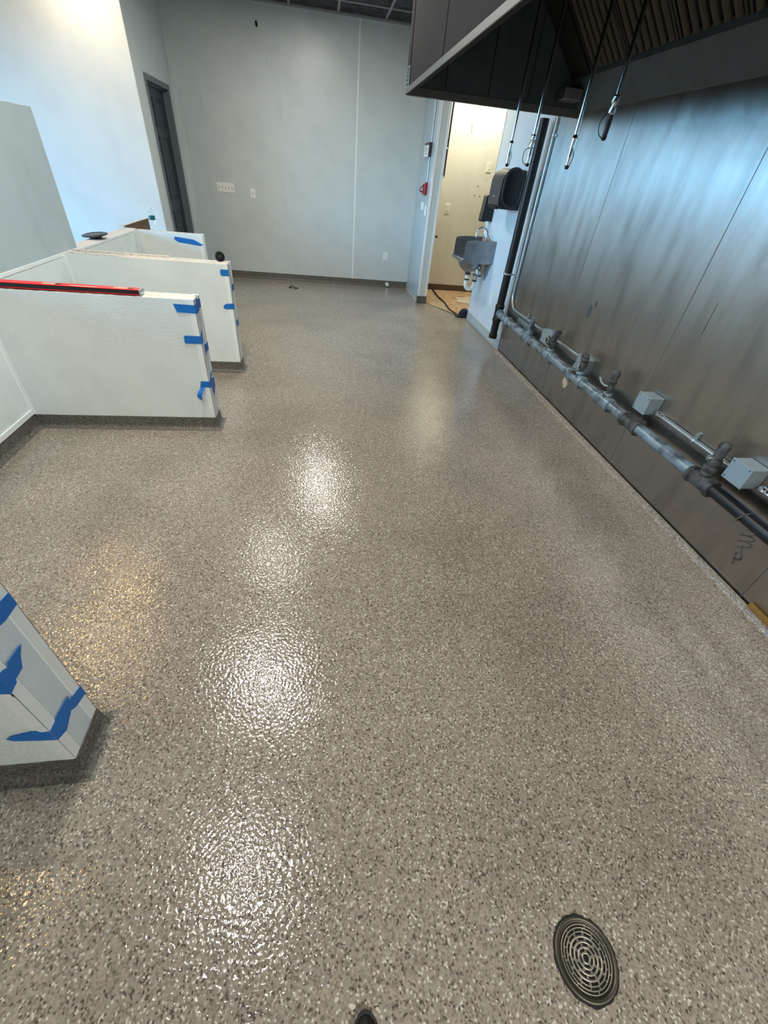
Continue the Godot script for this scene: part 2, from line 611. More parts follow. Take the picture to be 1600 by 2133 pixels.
	prism(s, [Vector2(2.335, 2.30), Vector2(2.345, 2.30), Vector2(2.352, 2.22), Vector2(2.362, 2.19), Vector2(2.345, 2.20)], Vector3(0, 0, BACK + 0.0042), Vector3.RIGHT, Vector3.UP, 0.0006)
	obj("scuff", s, M.stain, p)
	# the short wall between kitchen and side room
	w = struct("wall_stub", "short white wall ending at the doorway")
	s = begin()
	box(s, Vector3(1.588, -0.1, BACK - 0.05), Vector3(1.725, CEIL + 0.1, -7.303))
	obj("wall_core", s, M.cream, w)
	s = begin()
	box(s, Vector3(1.585, 0.02, BACK), Vector3(1.589, CEIL, -7.305))
	obj("wall_panel", s, M.frp_cool, w)
	s = begin()
	box(s, Vector3(1.59, 0.02, -7.305), Vector3(1.723, CEIL, -7.30))
	obj("end_panel", s, M.frp, w)
	s = begin()
	box(s, Vector3(1.581, 0.10, -7.335), Vector3(1.5855, CEIL, -7.296), 0.001)
	box(s, Vector3(1.581, 0.10, -7.3005), Vector3(1.612, CEIL, -7.296), 0.001)
	obj("corner_trim", s, M.trim, w)
	s = begin()
	box(s, Vector3(1.700, 0.10, -7.301), Vector3(1.7285, CEIL, -7.2955), 0.001)
	box(s, Vector3(1.7245, 0.10, -7.335), Vector3(1.7285, CEIL, -7.296), 0.001)
	obj("corner_trim", s, M.trim, w)
	s = begin()
	box(s, Vector3(1.5835, 0.1, BACK), Vector3(1.5855, CEIL, BACK + 0.03), 0.0008)
	obj("corner_trim", s, M.frp, w)
	s = begin()
	box(s, Vector3(1.59, 2.55, -7.31), Vector3(2.35, CEIL + 0.1, -6.46))
	obj("door_header", s, M.cream, w)

	# left: door wall, bright dining wall, dining shell
	w = struct("wall_left", "grey-lit wall with the dark door in the far left corner")
	var dz0 := -8.245
	var dz1 := -7.19
	var dh := 2.27
	s = begin()
	box(s, Vector3(LEFT - 0.13, 0, dz1), Vector3(LEFT, CEIL, -6.853))
	box(s, Vector3(LEFT - 0.13, 0, BACK), Vector3(LEFT, CEIL, dz0))
	box(s, Vector3(LEFT - 0.13, dh, dz0), Vector3(LEFT, CEIL, dz1))
	obj("door_wall", s, M.frp, w)
	s = begin()
	box(s, Vector3(-9.2, -0.1, -6.98), Vector3(LEFT - 0.001, CEIL + 0.1, -6.85), 0.003)
	obj("dining_wall", s, M.plaster, w)
	s = begin()
	box(s, Vector3(LEFT - 0.8, -0.1, dz0 - 0.1), Vector3(LEFT - 0.75, dh + 0.2, dz1 + 0.1))
	obj("closet_wall", s, M.plaster, w)
	build_door(dz0, dz1, dh)
	# front wall behind the camera
	w = struct("wall_front", "plain wall behind the camera")
	s = begin()
	box(s, Vector3(-9.2, -0.1, 4.5), Vector3(RIGHT + 0.15, CEIL + 0.1, 4.7))
	obj("wall_body", s, M.plaster, w)
	w = struct("wall_dining", "far dining wall with window openings")
	s = begin()
	box(s, Vector3(-6.2, -0.1, -6.9), Vector3(-6.0, CEIL + 0.1, -6.6))
	box(s, Vector3(-6.2, -0.1, -6.6), Vector3(-6.0, 0.5, 4.6))
	box(s, Vector3(-6.2, 2.6, -6.6), Vector3(-6.0, CEIL + 0.1, 4.6))
	box(s, Vector3(-6.2, 0.5, -1.0), Vector3(-6.0, 2.6, 4.6))
	obj("wall_body", s, M.plaster, w)
	# bases
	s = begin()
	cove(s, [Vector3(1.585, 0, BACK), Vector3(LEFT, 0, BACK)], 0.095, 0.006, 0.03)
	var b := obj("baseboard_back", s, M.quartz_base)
	b.set_meta("kind", "structure")
	s = begin()
	box(s, Vector3(1.725, 0.0, BACK + 0.004), Vector3(4.99, 0.1, BACK + 0.016), 0.002)
	b = obj("baseboard_passage", s, M.brown_base)
	b.set_meta("kind", "structure")
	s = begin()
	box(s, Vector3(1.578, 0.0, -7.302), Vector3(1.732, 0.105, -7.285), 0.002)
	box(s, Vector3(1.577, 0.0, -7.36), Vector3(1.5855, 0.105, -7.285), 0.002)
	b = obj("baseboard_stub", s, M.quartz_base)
	b.set_meta("kind", "structure")
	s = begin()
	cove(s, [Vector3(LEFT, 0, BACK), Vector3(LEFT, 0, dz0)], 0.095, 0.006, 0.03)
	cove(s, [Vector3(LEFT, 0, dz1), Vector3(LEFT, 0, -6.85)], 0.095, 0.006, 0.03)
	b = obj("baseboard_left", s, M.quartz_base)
	b.set_meta("kind", "structure")

func build_door(z0: float, z1: float, h: float) -> void:
	var d := struct("door_1", "dark blue-grey panelled door in a grey steel frame", Vector3(LEFT, 0, (z0 + z1) / 2))
	var s := begin()
	var jw := 0.055
	for q in [[z0, z0 + jw], [z1 - jw, z1]]:
		box(s, Vector3(LEFT - 0.14, 0, q[0]), Vector3(LEFT + 0.012, h, q[1]), 0.003)
	box(s, Vector3(LEFT - 0.14, h - jw, z0 + jw), Vector3(LEFT + 0.012, h, z1 - jw), 0.003)
	box(s, Vector3(LEFT - 0.075, 0, z0 + jw), Vector3(LEFT - 0.05, h - jw, z0 + jw + 0.016), 0.002)
	box(s, Vector3(LEFT - 0.075, 0, z1 - jw - 0.016), Vector3(LEFT - 0.05, h - jw, z1 - jw), 0.002)
	box(s, Vector3(LEFT - 0.075, h - jw - 0.016, z0 + jw), Vector3(LEFT - 0.05, h - jw, z1 - jw), 0.002)
	obj("door_frame", s, M.door_frame, d)
	# leaf: stiles, rails and six sunk panels
	var a := z0 + jw + 0.003
	var b := z1 - jw - 0.003
	var top := h - jw - 0.004
	var xo := LEFT - 0.078
	s = begin()
	box(s, Vector3(xo - 0.04, 0.01, a), Vector3(xo - 0.012, top, b))
	var mid := (a + b) / 2
	for q in [[a, a + 0.11], [mid - 0.05, mid + 0.05], [b - 0.11, b]]:
		box(s, Vector3(xo - 0.014, 0.01, q[0]), Vector3(xo, top, q[1]), 0.004)
	for q in [[0.01, 0.22], [0.92, 1.06], [1.72, 1.82], [top - 0.12, top]]:
		box(s, Vector3(xo - 0.014, q[0], a + 0.1), Vector3(xo - 0.0005, q[1], b - 0.1), 0.004)
	var leaf := obj("door_leaf", s, M.door_paint, d)
	for col in [[a + 0.11, mid - 0.05], [mid + 0.05, b - 0.11]]:
		for row in [[0.22, 0.92], [1.06, 1.72], [1.82, top - 0.12]]:
			s = begin()
			box(s, Vector3(xo - 0.013, row[0] + 0.03, col[0] + 0.03), Vector3(xo - 0.004, row[1] - 0.03, col[1] - 0.03), 0.006)
			obj("door_panel", s, M.door_paint, leaf)
	s = begin()
	lathe_smooth(s, [Vector2(0.0, 0.0), Vector2(0.033, 0.0), Vector2(0.033, 0.006), Vector2(0.012, 0.01), Vector2(0.012, 0.03), Vector2(0.026, 0.04), Vector2(0.028, 0.055), Vector2(0.018, 0.066), Vector2(0, 0.068)], Transform3D(Basis(Vector3.FORWARD, PI / 2), Vector3(xo, 1.0, b - 0.06)), 20)
	obj("door_knob", s, M.galv, leaf)

# ---------------------------------------------------------------- half walls and the taller wall on the left
func half_wall(called: String, label: String, x0: float, x1: float, zf: float, zb: float, h: float) -> Node3D:   # zf: face towards the camera
	var t := thing(called, label, "half wall", Vector3(x1, 0, zf))
	var s := begin()
	box(s, Vector3(x0, 0, zb + 0.003), Vector3(x1 - 0.003, h - 0.004, zf - 0.003))
	obj("core", s, M.white_dull, t)
	s = begin()
	box(s, Vector3(x0, 0.06, zf - 0.003), Vector3(x1 - 0.002, h, zf), 0.001)
	obj("face_panel", s, M.frp_lit, t)
	s = begin()
	box(s, Vector3(x0, 0.06, zb), Vector3(x1 - 0.002, h, zb + 0.003), 0.001)
	obj("face_panel", s, M.frp_lit, t)
	s = begin()
	box(s, Vector3(x1 - 0.003, 0.06, zb + 0.002), Vector3(x1, h, zf - 0.002), 0.001)
	obj("end_panel", s, M.frp_end_bounce, t)
	# corner trims: an angle on each outer corner
	s = begin()
	box(s, Vector3(x1 - 0.034, 0.095, zf - 0.0005), Vector3(x1 + 0.0035, h + 0.002, zf + 0.003), 0.001)
	box(s, Vector3(x1 - 0.0005, 0.095, zf - 0.034), Vector3(x1 + 0.0035, h + 0.002, zf + 0.003), 0.001)
	obj("corner_trim", s, M.trim, t)
	s = begin()
	box(s, Vector3(x1 - 0.034, 0.095, zb - 0.003), Vector3(x1 + 0.0035, h + 0.002, zb + 0.0005), 0.001)
	box(s, Vector3(x1 - 0.0005, 0.095, zb - 0.003), Vector3(x1 + 0.0035, h + 0.002, zb + 0.034), 0.001)
	obj("corner_trim", s, M.trim, t)
	# raw top with uneven mortar remains
	s = begin()
	var rng := RandomNumberGenerator.new()
	rng.seed = int(absf(zf) * 100)
	var n := int((x1 - x0) / 0.02)
	var zq := [zb + 0.004, zb + 0.03, zb + 0.06, (zb + zf) / 2, zf - 0.05, zf - 0.025, zf - 0.004]
	var rows := []
	for i in n + 1:
		var row := []
		for j in zq.size():
			var edge: bool = j == 0 or j == zq.size() - 1 or i == 0 or i == n
			row.append(Vector3(lerpf(x0, x1 - 0.004, float(i) / n), h - 0.004 + (0.0 if edge else rng.randf() * 0.007), zq[j] + (0.0 if edge else rng.randf_range(-0.006, 0.006))))
		rows.append(row)
	s.set_smooth_group(0)
	for i in n:
		for j in zq.size() - 1:
			tri(s, rows[i][j], rows[i + 1][j + 1], rows[i + 1][j])
			tri(s, rows[i][j], rows[i][j + 1], rows[i + 1][j + 1])
	obj("raw_top", s, M.raw_top, t, "rough unfinished top edge")
	# dark gap under the panels and the coved base
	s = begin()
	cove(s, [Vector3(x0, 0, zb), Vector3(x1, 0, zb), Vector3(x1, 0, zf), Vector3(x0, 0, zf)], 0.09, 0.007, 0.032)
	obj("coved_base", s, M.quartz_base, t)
	return t

func build_half_walls() -> void:
	half_wall("half_wall", "white half wall at the left edge of the floor nearest the camera, banded with blue tape", -2.0, -0.785, -0.615, -0.77, 0.895)
	half_wall("half_wall", "white half wall with the red level lying on its top", -2.0, -0.78, -2.945, -3.085, 0.892)
	var h2 := half_wall("half_wall", "white half wall with the upright black disc on its end", -2.0, -0.757, -4.09, -4.235, 0.905)
	var s := begin()
	box(s, Vector3(-1.98, 0.902, -4.235), Vector3(-1.235, 0.915, -4.20), 0.002)
	box(s, Vector3(-1.98, 0.902, -4.125), Vector3(-1.6, 0.911, -4.092), 0.002)
	obj("loose_top_strip", s, M.raw_top, h2)
	half_wall("half_wall", "farthest white half wall with the water bottle on its top", -2.0, -1.295, -5.735, -5.835, 0.895)
	# the wall along the left side: low, with one taller length
	var t := thing("low_wall", "low white wall along the left joining the half walls, with a taller length beside the red level", "half wall", Vector3(-2.06, 0, -3))
	s = begin()
	box(s, Vector3(-2.13, 0, -5.835), Vector3(-2.003, 0.892, 4.5))
	obj("core", s, M.white_dull, t)
	for q in [[-5.735, -4.235], [-4.09, -3.085], [-2.945, -1.78], [-1.775, -0.77], [-0.615, 1.2], [1.21, 2.4]]:
		s = begin()
		box(s, Vector3(-2.003, 0.10, q[0]), Vector3(-2.0, 0.895, q[1]), 0.001)
		obj("face_panel", s, M.frp_lit, t)
	s = begin()
	box(s, Vector3(-2.134, 0.05, -5.835), Vector3(-2.13, 0.895, 4.5), 0.001)
	obj("rear_panel", s, M.frp_lit, t)
	s = begin()
	box(s, Vector3(-2.128, 0.888, -5.83), Vector3(-2.005, 0.899, -4.35), 0.003)
	obj("raw_top", s, M.raw_top, t)
	s = begin()
	box(s, Vector3(-2.128, 0.888, -3.14), Vector3(-2.005, 0.899, 4.49), 0.003)
	obj("raw_top", s, M.raw_top, t)
	s = begin()
	box(s, Vector3(-2.134, 0.897, -4.352), Vector3(-2.0015, 1.756, -3.15), 0.003)
	obj("tall_length", s, M.frp_cool, t, "taller length of plain white wall")
	s = begin()
	box(s, Vector3(-2.003, 0.882, -4.35), Vector3(-1.9965, 0.906, -3.15), 0.002)
	obj("ledge_strip", s, M.trim, t)
	s = begin()   # edging along the visible low top
	box(s, Vector3(-2.003, 0.878, -5.735), Vector3(-1.9965, 0.898, -4.36), 0.0015)
	obj("edge_strip", s, M.trim, t)
	s = begin()
	box(s, Vector3(-2.001, 0.092, -2.945), Vector3(-1.992, 0.128, -0.77), 0.002)
	obj("bottom_strip", s, M.trim, t)
	for z in [-2.945, -4.09, -5.735]:
		s = begin()
		box(s, Vector3(-2.001, 0.092, z), Vector3(-1.994, 0.89, z + 0.022), 0.0015)
		box(s, Vector3(-2.001, 0.092, z), Vector3(-1.978, 0.89, z + 0.006), 0.0015)
		obj("corner_strip", s, M.trim, t)
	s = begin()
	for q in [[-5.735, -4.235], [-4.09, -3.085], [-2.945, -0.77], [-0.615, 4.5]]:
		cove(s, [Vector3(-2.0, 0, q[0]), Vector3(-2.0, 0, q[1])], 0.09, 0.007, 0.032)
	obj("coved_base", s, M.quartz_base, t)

# ---------------------------------------------------------------- right wall with its stainless sheets
func build_right_wall() -> void:
	var w := struct("wall_right", "right wall sheeted in stainless steel, white plastic at its far end", Vector3(RIGHT, 0, -3))
	var s := begin()
	box(s, Vector3(RIGHT + 0.004, -0.1, -6.47), Vector3(RIGHT + 0.15, CEIL + 0.1, 4.6))
	obj("wall_core", s, M.plaster, w)
	s = begin()
	box(s, Vector3(RIGHT, 0.0, -6.475), Vector3(RIGHT + 0.005, CEIL, -5.05), 0.001)
	obj("plastic_panel", s, M.frp_blue_reflection, w)
	s = begin()
	box(s, Vector3(RIGHT - 0.003, 0.0, -6.48), Vector3(RIGHT + 0.153, CEIL, -6.465), 0.001)
	obj("end_trim", s, M.frp_cool, w)
	s = begin()
	box(s, Vector3(RIGHT - 0.008, 0.002, -6.47), Vector3(RIGHT + 0.002, 0.055, -5.05), 0.002)
	obj("skirting", s, M.frp_cool, w)
	s = begin()
	box(s, Vector3(RIGHT - 0.005, 0.06, -6.47), Vector3(RIGHT + 0.002, 0.115, -5.05), 0.002)
	obj("skirting", s, M.frp_cool, w)
	var seams := [-5.052, -3.755, -2.462, -1.153, 0.15, 1.45, 2.75]
	for i in seams.size() - 1:
		s = begin()
		box(s, Vector3(RIGHT - 0.003, 0.015, seams[i] + 0.0012), Vector3(RIGHT + 0.003, 2.6, seams[i + 1] - 0.0012), 0.001)
		obj("steel_sheet", s, M.stainless, w)
	for i in range(1, seams.size() - 1):
		s = begin()
		box(s, Vector3(RIGHT - 0.0036, 0.015, seams[i] - 0.0022), Vector3(RIGHT - 0.0005, 2.6, seams[i] + 0.0022))
		obj("sheet_joint", s, M.joint, w)
	s = begin()
	box(s, Vector3(RIGHT - 0.005, 0.0, -5.064), Vector3(RIGHT + 0.002, 2.2, -5.046), 0.001)
	obj("sheet_edge", s, M.stainless_plain, w)
	# grease spots on the sheets
	for q in [[-3.43, .86, .032, .055], [-3.375, .93, .016, .026]]:
		s = begin()
		var poly := []
		for k in 16:
			var a := TAU * k / 16
			poly.append(Vector2(q[0] + cos(a) * q[2], q[1] + sin(a) * q[3]))
		prism(s, poly, Vector3(RIGHT - 0.0032, 0, 0), Vector3.BACK, Vector3.UP, -0.0006)
		obj("grease_spot", s, M.grease, w)
	s = begin()   # a long scrape beside the second joint
	prism(s, [Vector2(-2.266, 1.20), Vector2(-2.263, 1.20), Vector2(-2.2585, 1.06), Vector2(-2.262, 0.98), Vector2(-2.2645, 1.06)], Vector3(RIGHT - 0.0032, 0, 0), Vector3.BACK, Vector3.UP, -0.0006)
	obj("scrape", s, M.dark_grey_plastic, w)
	# low coved curb in floor quartz, standing a little off the steel
	s = begin()
	cove(s, [Vector3(2.186, 0, 4.5), Vector3(2.186, 0, -5.035)], 0.024, 0.03, 0.02)
	var b := obj("baseboard_right", s, M.quartz_curb)
	b.set_meta("kind", "structure")

# ---------------------------------------------------------------- the extraction hood
func build_hood() -> void:
	var x0 := 0.71
	var z0 := -4.645
	var z1 := -0.35
	var y0 := 2.1
	var t := thing("extraction_hood", "long grey steel extraction hood with sooty inside above the steel wall", "hood", Vector3(x0, y0, z0))
	var s := begin()
	box(s, Vector3(x0, y0, z0), Vector3(x0 + 0.03, CEIL, z1), 0.003)
	obj("front_panel", s, M.hood_face, t)
	s = begin()
	box(s, Vector3(x0 - 0.006, y0, z0 - 0.006), Vector3(x0 + 0.001, y0 + 0.035, z1 + 0.006), 0.002)
	obj("front_lip", s, M.hood_lip, t)
	s = begin()
	box(s, Vector3(x0 - 0.004, y0 + 0.035, z0 - 0.004), Vector3(x0 + 0.001, CEIL, z0 + 0.12), 0.001)
	obj("corner_flange", s, M.hood_face, t)
	s = begin()
	box(s, Vector3(x0 - 0.003, y0 + 0.035, -3.4), Vector3(x0 + 0.0005, CEIL, -3.385), 0.001)
	obj("seam_strip", s, M.hood_face, t)
	s = begin()
	box(s, Vector3(x0 + 0.03, y0 + 0.05, z0), Vector3(RIGHT - 0.004, CEIL, z0 + 0.025), 0.002)
	obj("end_panel", s, M.hood_inside, t)
	s = begin()
	for x in [1.02, 1.38, 1.72]:
		box(s, Vector3(x - 0.004, y0 + 0.06, z0 + 0.024), Vector3(x + 0.004, CEIL - 0.1, z0 + 0.029), 0.001)
	obj("end_seam", s, M.soot, t)
	s = begin()
	box(s, Vector3(x0 + 0.001, y0 - 0.003, z0 - 0.004), Vector3(RIGHT - 0.006, y0 + 0.05, z0 + 0.028), 0.003)
	obj("end_lip", s, M.hood_lip, t)  # paler lip grey carries light from the doorway in its colour
	s = begin()
	box(s, Vector3(x0 + 0.03, y0, z1 - 0.025), Vector3(RIGHT - 0.004, CEIL, z1), 0.002)
	obj("end_panel", s, M.hood_inside, t)
	s = begin()
	box(s, Vector3(x0 + 0.03, CEIL - 0.03, z0 + 0.025), Vector3(RIGHT - 0.004, CEIL - 0.001, z1 - 0.025))
	obj("top_panel", s, M.soot, t)
	# sooty back panel, its lower edge in front of the steel
	s = begin()
	prism(s, [Vector2(2.195, 2.13), Vector2(2.185, 2.13), Vector2(2.06, 2.30), Vector2(2.06, 2.34), Vector2(2.195, 2.34)], Vector3(0, 0, z0 + 0.025), Vector3.RIGHT, Vector3.UP, z1 - z0 - 0.05)
	obj("grease_trough", s, M.hood_inside, t)
	# filter bank sloping up towards the front
	var u := Vector3(-0.707, 0.707, 0)          # up the slope
	var nrm := Vector3(-0.707, -0.707, 0)       # out of the slope, into the room
	var foot := Vector3(2.06, 2.325, 0)
	var length := 0.72
	s = begin()
	prism(s, [Vector2(2.06, 2.31), Vector2(2.06 - 0.707 * length - 0.06, 2.31 + 0.707 * length + 0.06), Vector2(2.06 - 0.707 * length + 0.02, 2.31 + 0.707 * length + 0.12), Vector2(2.14, 2.36)], Vector3(0, 0, z0 + 0.03), Vector3.RIGHT, Vector3.UP, 0.29)
	obj("filter_rack_end", s, M.soot, t)
	s = begin()
	prism(s, [Vector2(1.58, 2.80), Vector2(1.52, 2.86), Vector2(1.52, CEIL - 0.03), Vector2(1.56, CEIL - 0.03), Vector2(1.62, 2.84)], Vector3(0, 0, z0 + 0.03), Vector3.RIGHT, Vector3.UP, z1 - z0 - 0.06)
	obj("filter_rack_top", s, M.soot, t)
	var z := z0 + 0.325
	while z + 0.5 < z1:
		var fs := begin()
		var xf := Transform3D(Basis(u, nrm, u.cross(nrm)), foot)
		# local: x up the slope, y out, z across (u x n runs along the room)
		var along := signf((u.cross(nrm)).z)
		var za := z * along
		var zb2 := (z + 0.5) * along
		var lo := minf(za, zb2)
		box(fs, Vector3(0, -0.05, lo + 0.002), Vector3(length, -0.045, lo + 0.498), 0.0, xf)
		for q in [[lo + 0.002, lo + 0.022], [lo + 0.478, lo + 0.498]]:
			box(fs, Vector3(0, -0.045, q[0]), Vector3(length, 0.0, q[1]), 0.002, xf)
		for q in [[0.0, 0.02], [length - 0.02, length]]:
			box(fs, Vector3(q[0], -0.045, lo + 0.002), Vector3(q[1], -0.012, lo + 0.498), 0.002, xf)
		var filt := obj("filter", fs, M.soot, t)
		for k in 6:
			var bs := begin()
			var zc := lo + 0.022 + 0.456 * (k + 0.5) / 6.0
			var prof := []
			for i in 9:
				var a := PI * i / 8.0
				prof.append(Vector2(cos(a) * 0.024, sin(a) * 0.02 - 0.012))
			for i in range(8, -1, -1):
				var a := PI * i / 8.0
				prof.append(Vector2(cos(a) * 0.021, sin(a) * 0.017 - 0.012))
			prism(bs, prof, xf * Vector3(0.012, 0, zc), xf.basis.z, xf.basis.y, -(length - 0.024) if xf.basis.z.cross(xf.basis.y).dot(xf.basis.x) < 0 else length - 0.024)
			obj("baffle", bs, M.baffle, filt)
		z += 0.505
	# grease cup hung under the end of the trough
	s = begin()
	box(s, Vector3(1.955, 2.175, z0 + 0.05), Vector3(2.105, 2.25, z0 + 0.20), 0.006)
	obj("grease_cup", s, M.stainless_plain, t)
	s = begin()
	tube(s, [Vector3(2.12, 2.24, z0 + 0.09), Vector3(2.165, 2.285, z0 + 0.11)], 0.012, 10)
	obj("cup_spout", s, M.galv, t)
	# maker's plate on the front, near the far end
	s = begin()
	box(s, Vector3(x0 - 0.0065, y0 + 0.035, z0 + 0.012), Vector3(x0 - 0.003, y0 + 0.15, z0 + 0.125), 0.0008)
	var pl := obj("name_plate", s, M.galv, t)
	s = begin()
	box(s, Vector3(x0 - 0.0072, y0 + 0.042, z0 + 0.022), Vector3(x0 - 0.006, y0 + 0.143, z0 + 0.115), 0.0003)
	obj("plate_print", s, M.black_matt, pl)
	s = begin()
	for k in 4:
		box(s, Vector3(x0 - 0.0077, y0 + 0.06 + k * 0.022, z0 + 0.04), Vector3(x0 - 0.007, y0 + 0.066 + k * 0.022, z0 + 0.09 - (k % 2) * 0.02))
	obj("plate_lines", s, M.galv, pl)
	# drop pipes with nozzles
	drop_pipe(1.45, 1.724, -4.03, true, false, "thin bright drop pipe hanging farthest into the hood, above the paper towel dispenser")
	drop_pipe(1.45, 1.724, -3.623, false, true, "bright drop pipe with thin wire loop at its tip, beside the black riser pipe")
	drop_pipe(1.45, 1.713, -3.012, true, false, "bright drop pipe with a slim tapered tip in front of the steel wall")
	drop_pipe(1.45, 1.828, -2.69, false, true, "nearest drop pipe, with chunky hexagonal fittings and a dark capped nozzle")

func drop_pipe(x: float, y: float, z: float, slim: bool, loop: bool, label: String) -> void:
	var t := thing("drop_pipe", label, "pipe", Vector3(x, y, z))
	var s := begin()
	tube(s, [Vector3(x, y + 0.13, z), Vector3(x, CEIL - 0.04, z)], 0.0105, 12)
	obj("pipe", s, M.chrome, t)
	s = begin()
	if slim:
		lathe(s, [Vector2(0, 0.088), Vector2(0.014, 0.088), Vector2(0.015, 0.13), Vector2(0.012, 0.145), Vector2(0.0, 0.145)], Transform3D(Basis(), Vector3(x, y, z)), 12)
	else:
		lathe(s, [Vector2(0, 0.09), Vector2(0.017, 0.09), Vector2(0.019, 0.095), Vector2(0.019, 0.118), Vector2(0.012, 0.124), Vector2(0.017, 0.13), Vector2(0.019, 0.135), Vector2(0.019, 0.155), Vector2(0.013, 0.162), Vector2(0.0, 0.162)], Transform3D(Basis(), Vector3(x, y, z)), 6)
	obj("coupling", s, M.chrome, t)
	s = begin()
	lathe(s, [Vector2(0, 0.0), Vector2(0.011, 0.0), Vector2(0.013, 0.01), Vector2(0.0145, 0.05), Vector2(0.013, 0.09), Vector2(0, 0.09)], Transform3D(Basis(), Vector3(x, y, z)), 14)
	obj("nozzle", s, M.chrome if slim or z < -3.2 else M.dark_grey_plastic, t)
	s = begin()
	lathe(s, [Vector2(0, -0.006), Vector2(0.008, -0.006), Vector2(0.0135, 0.002), Vector2(0.0135, 0.012), Vector2(0, 0.012)], Transform3D(Basis(), Vector3(x, y, z)), 14)
	obj("nozzle_cap", s, M.black_plastic, t)
	if loop:
		s = begin()
		var pts := []
		for k in 15:
			var a := PI * k / 14.0
			pts.append(Vector3(x - 0.006 - sin(a) * 0.042, y + 0.048 + cos(a) * 0.047, z + 0.006))
		tube(s, pts, 0.0022, 6)
		obj("wire_loop", s, M.black_matt, t)
	else:
		s = begin()
		tube(s, [Vector3(x + 0.013, y + 0.085, z), Vector3(x + 0.020, y + 0.05, z + 0.006), Vector3(x + 0.011, y + 0.005, z + 0.004)], 0.002, 6)
		obj("cap_wire", s, M.dark_grey_plastic, t)

# ---------------------------------------------------------------- gas pipe
func ring(s: SurfaceTool, c: Vector3, d: Vector3, r: float, w: float, n := 18) -> void:   # a banded fitting collar
	lathe(s, [Vector2(0, -w / 2), Vector2(r * 0.93, -w / 2), Vector2(r, -w * 0.3), Vector2(r, w * 0.3), Vector2(r * 0.93, w / 2), Vector2(0, w / 2)], Transform3D(frame_of(d), c), n)

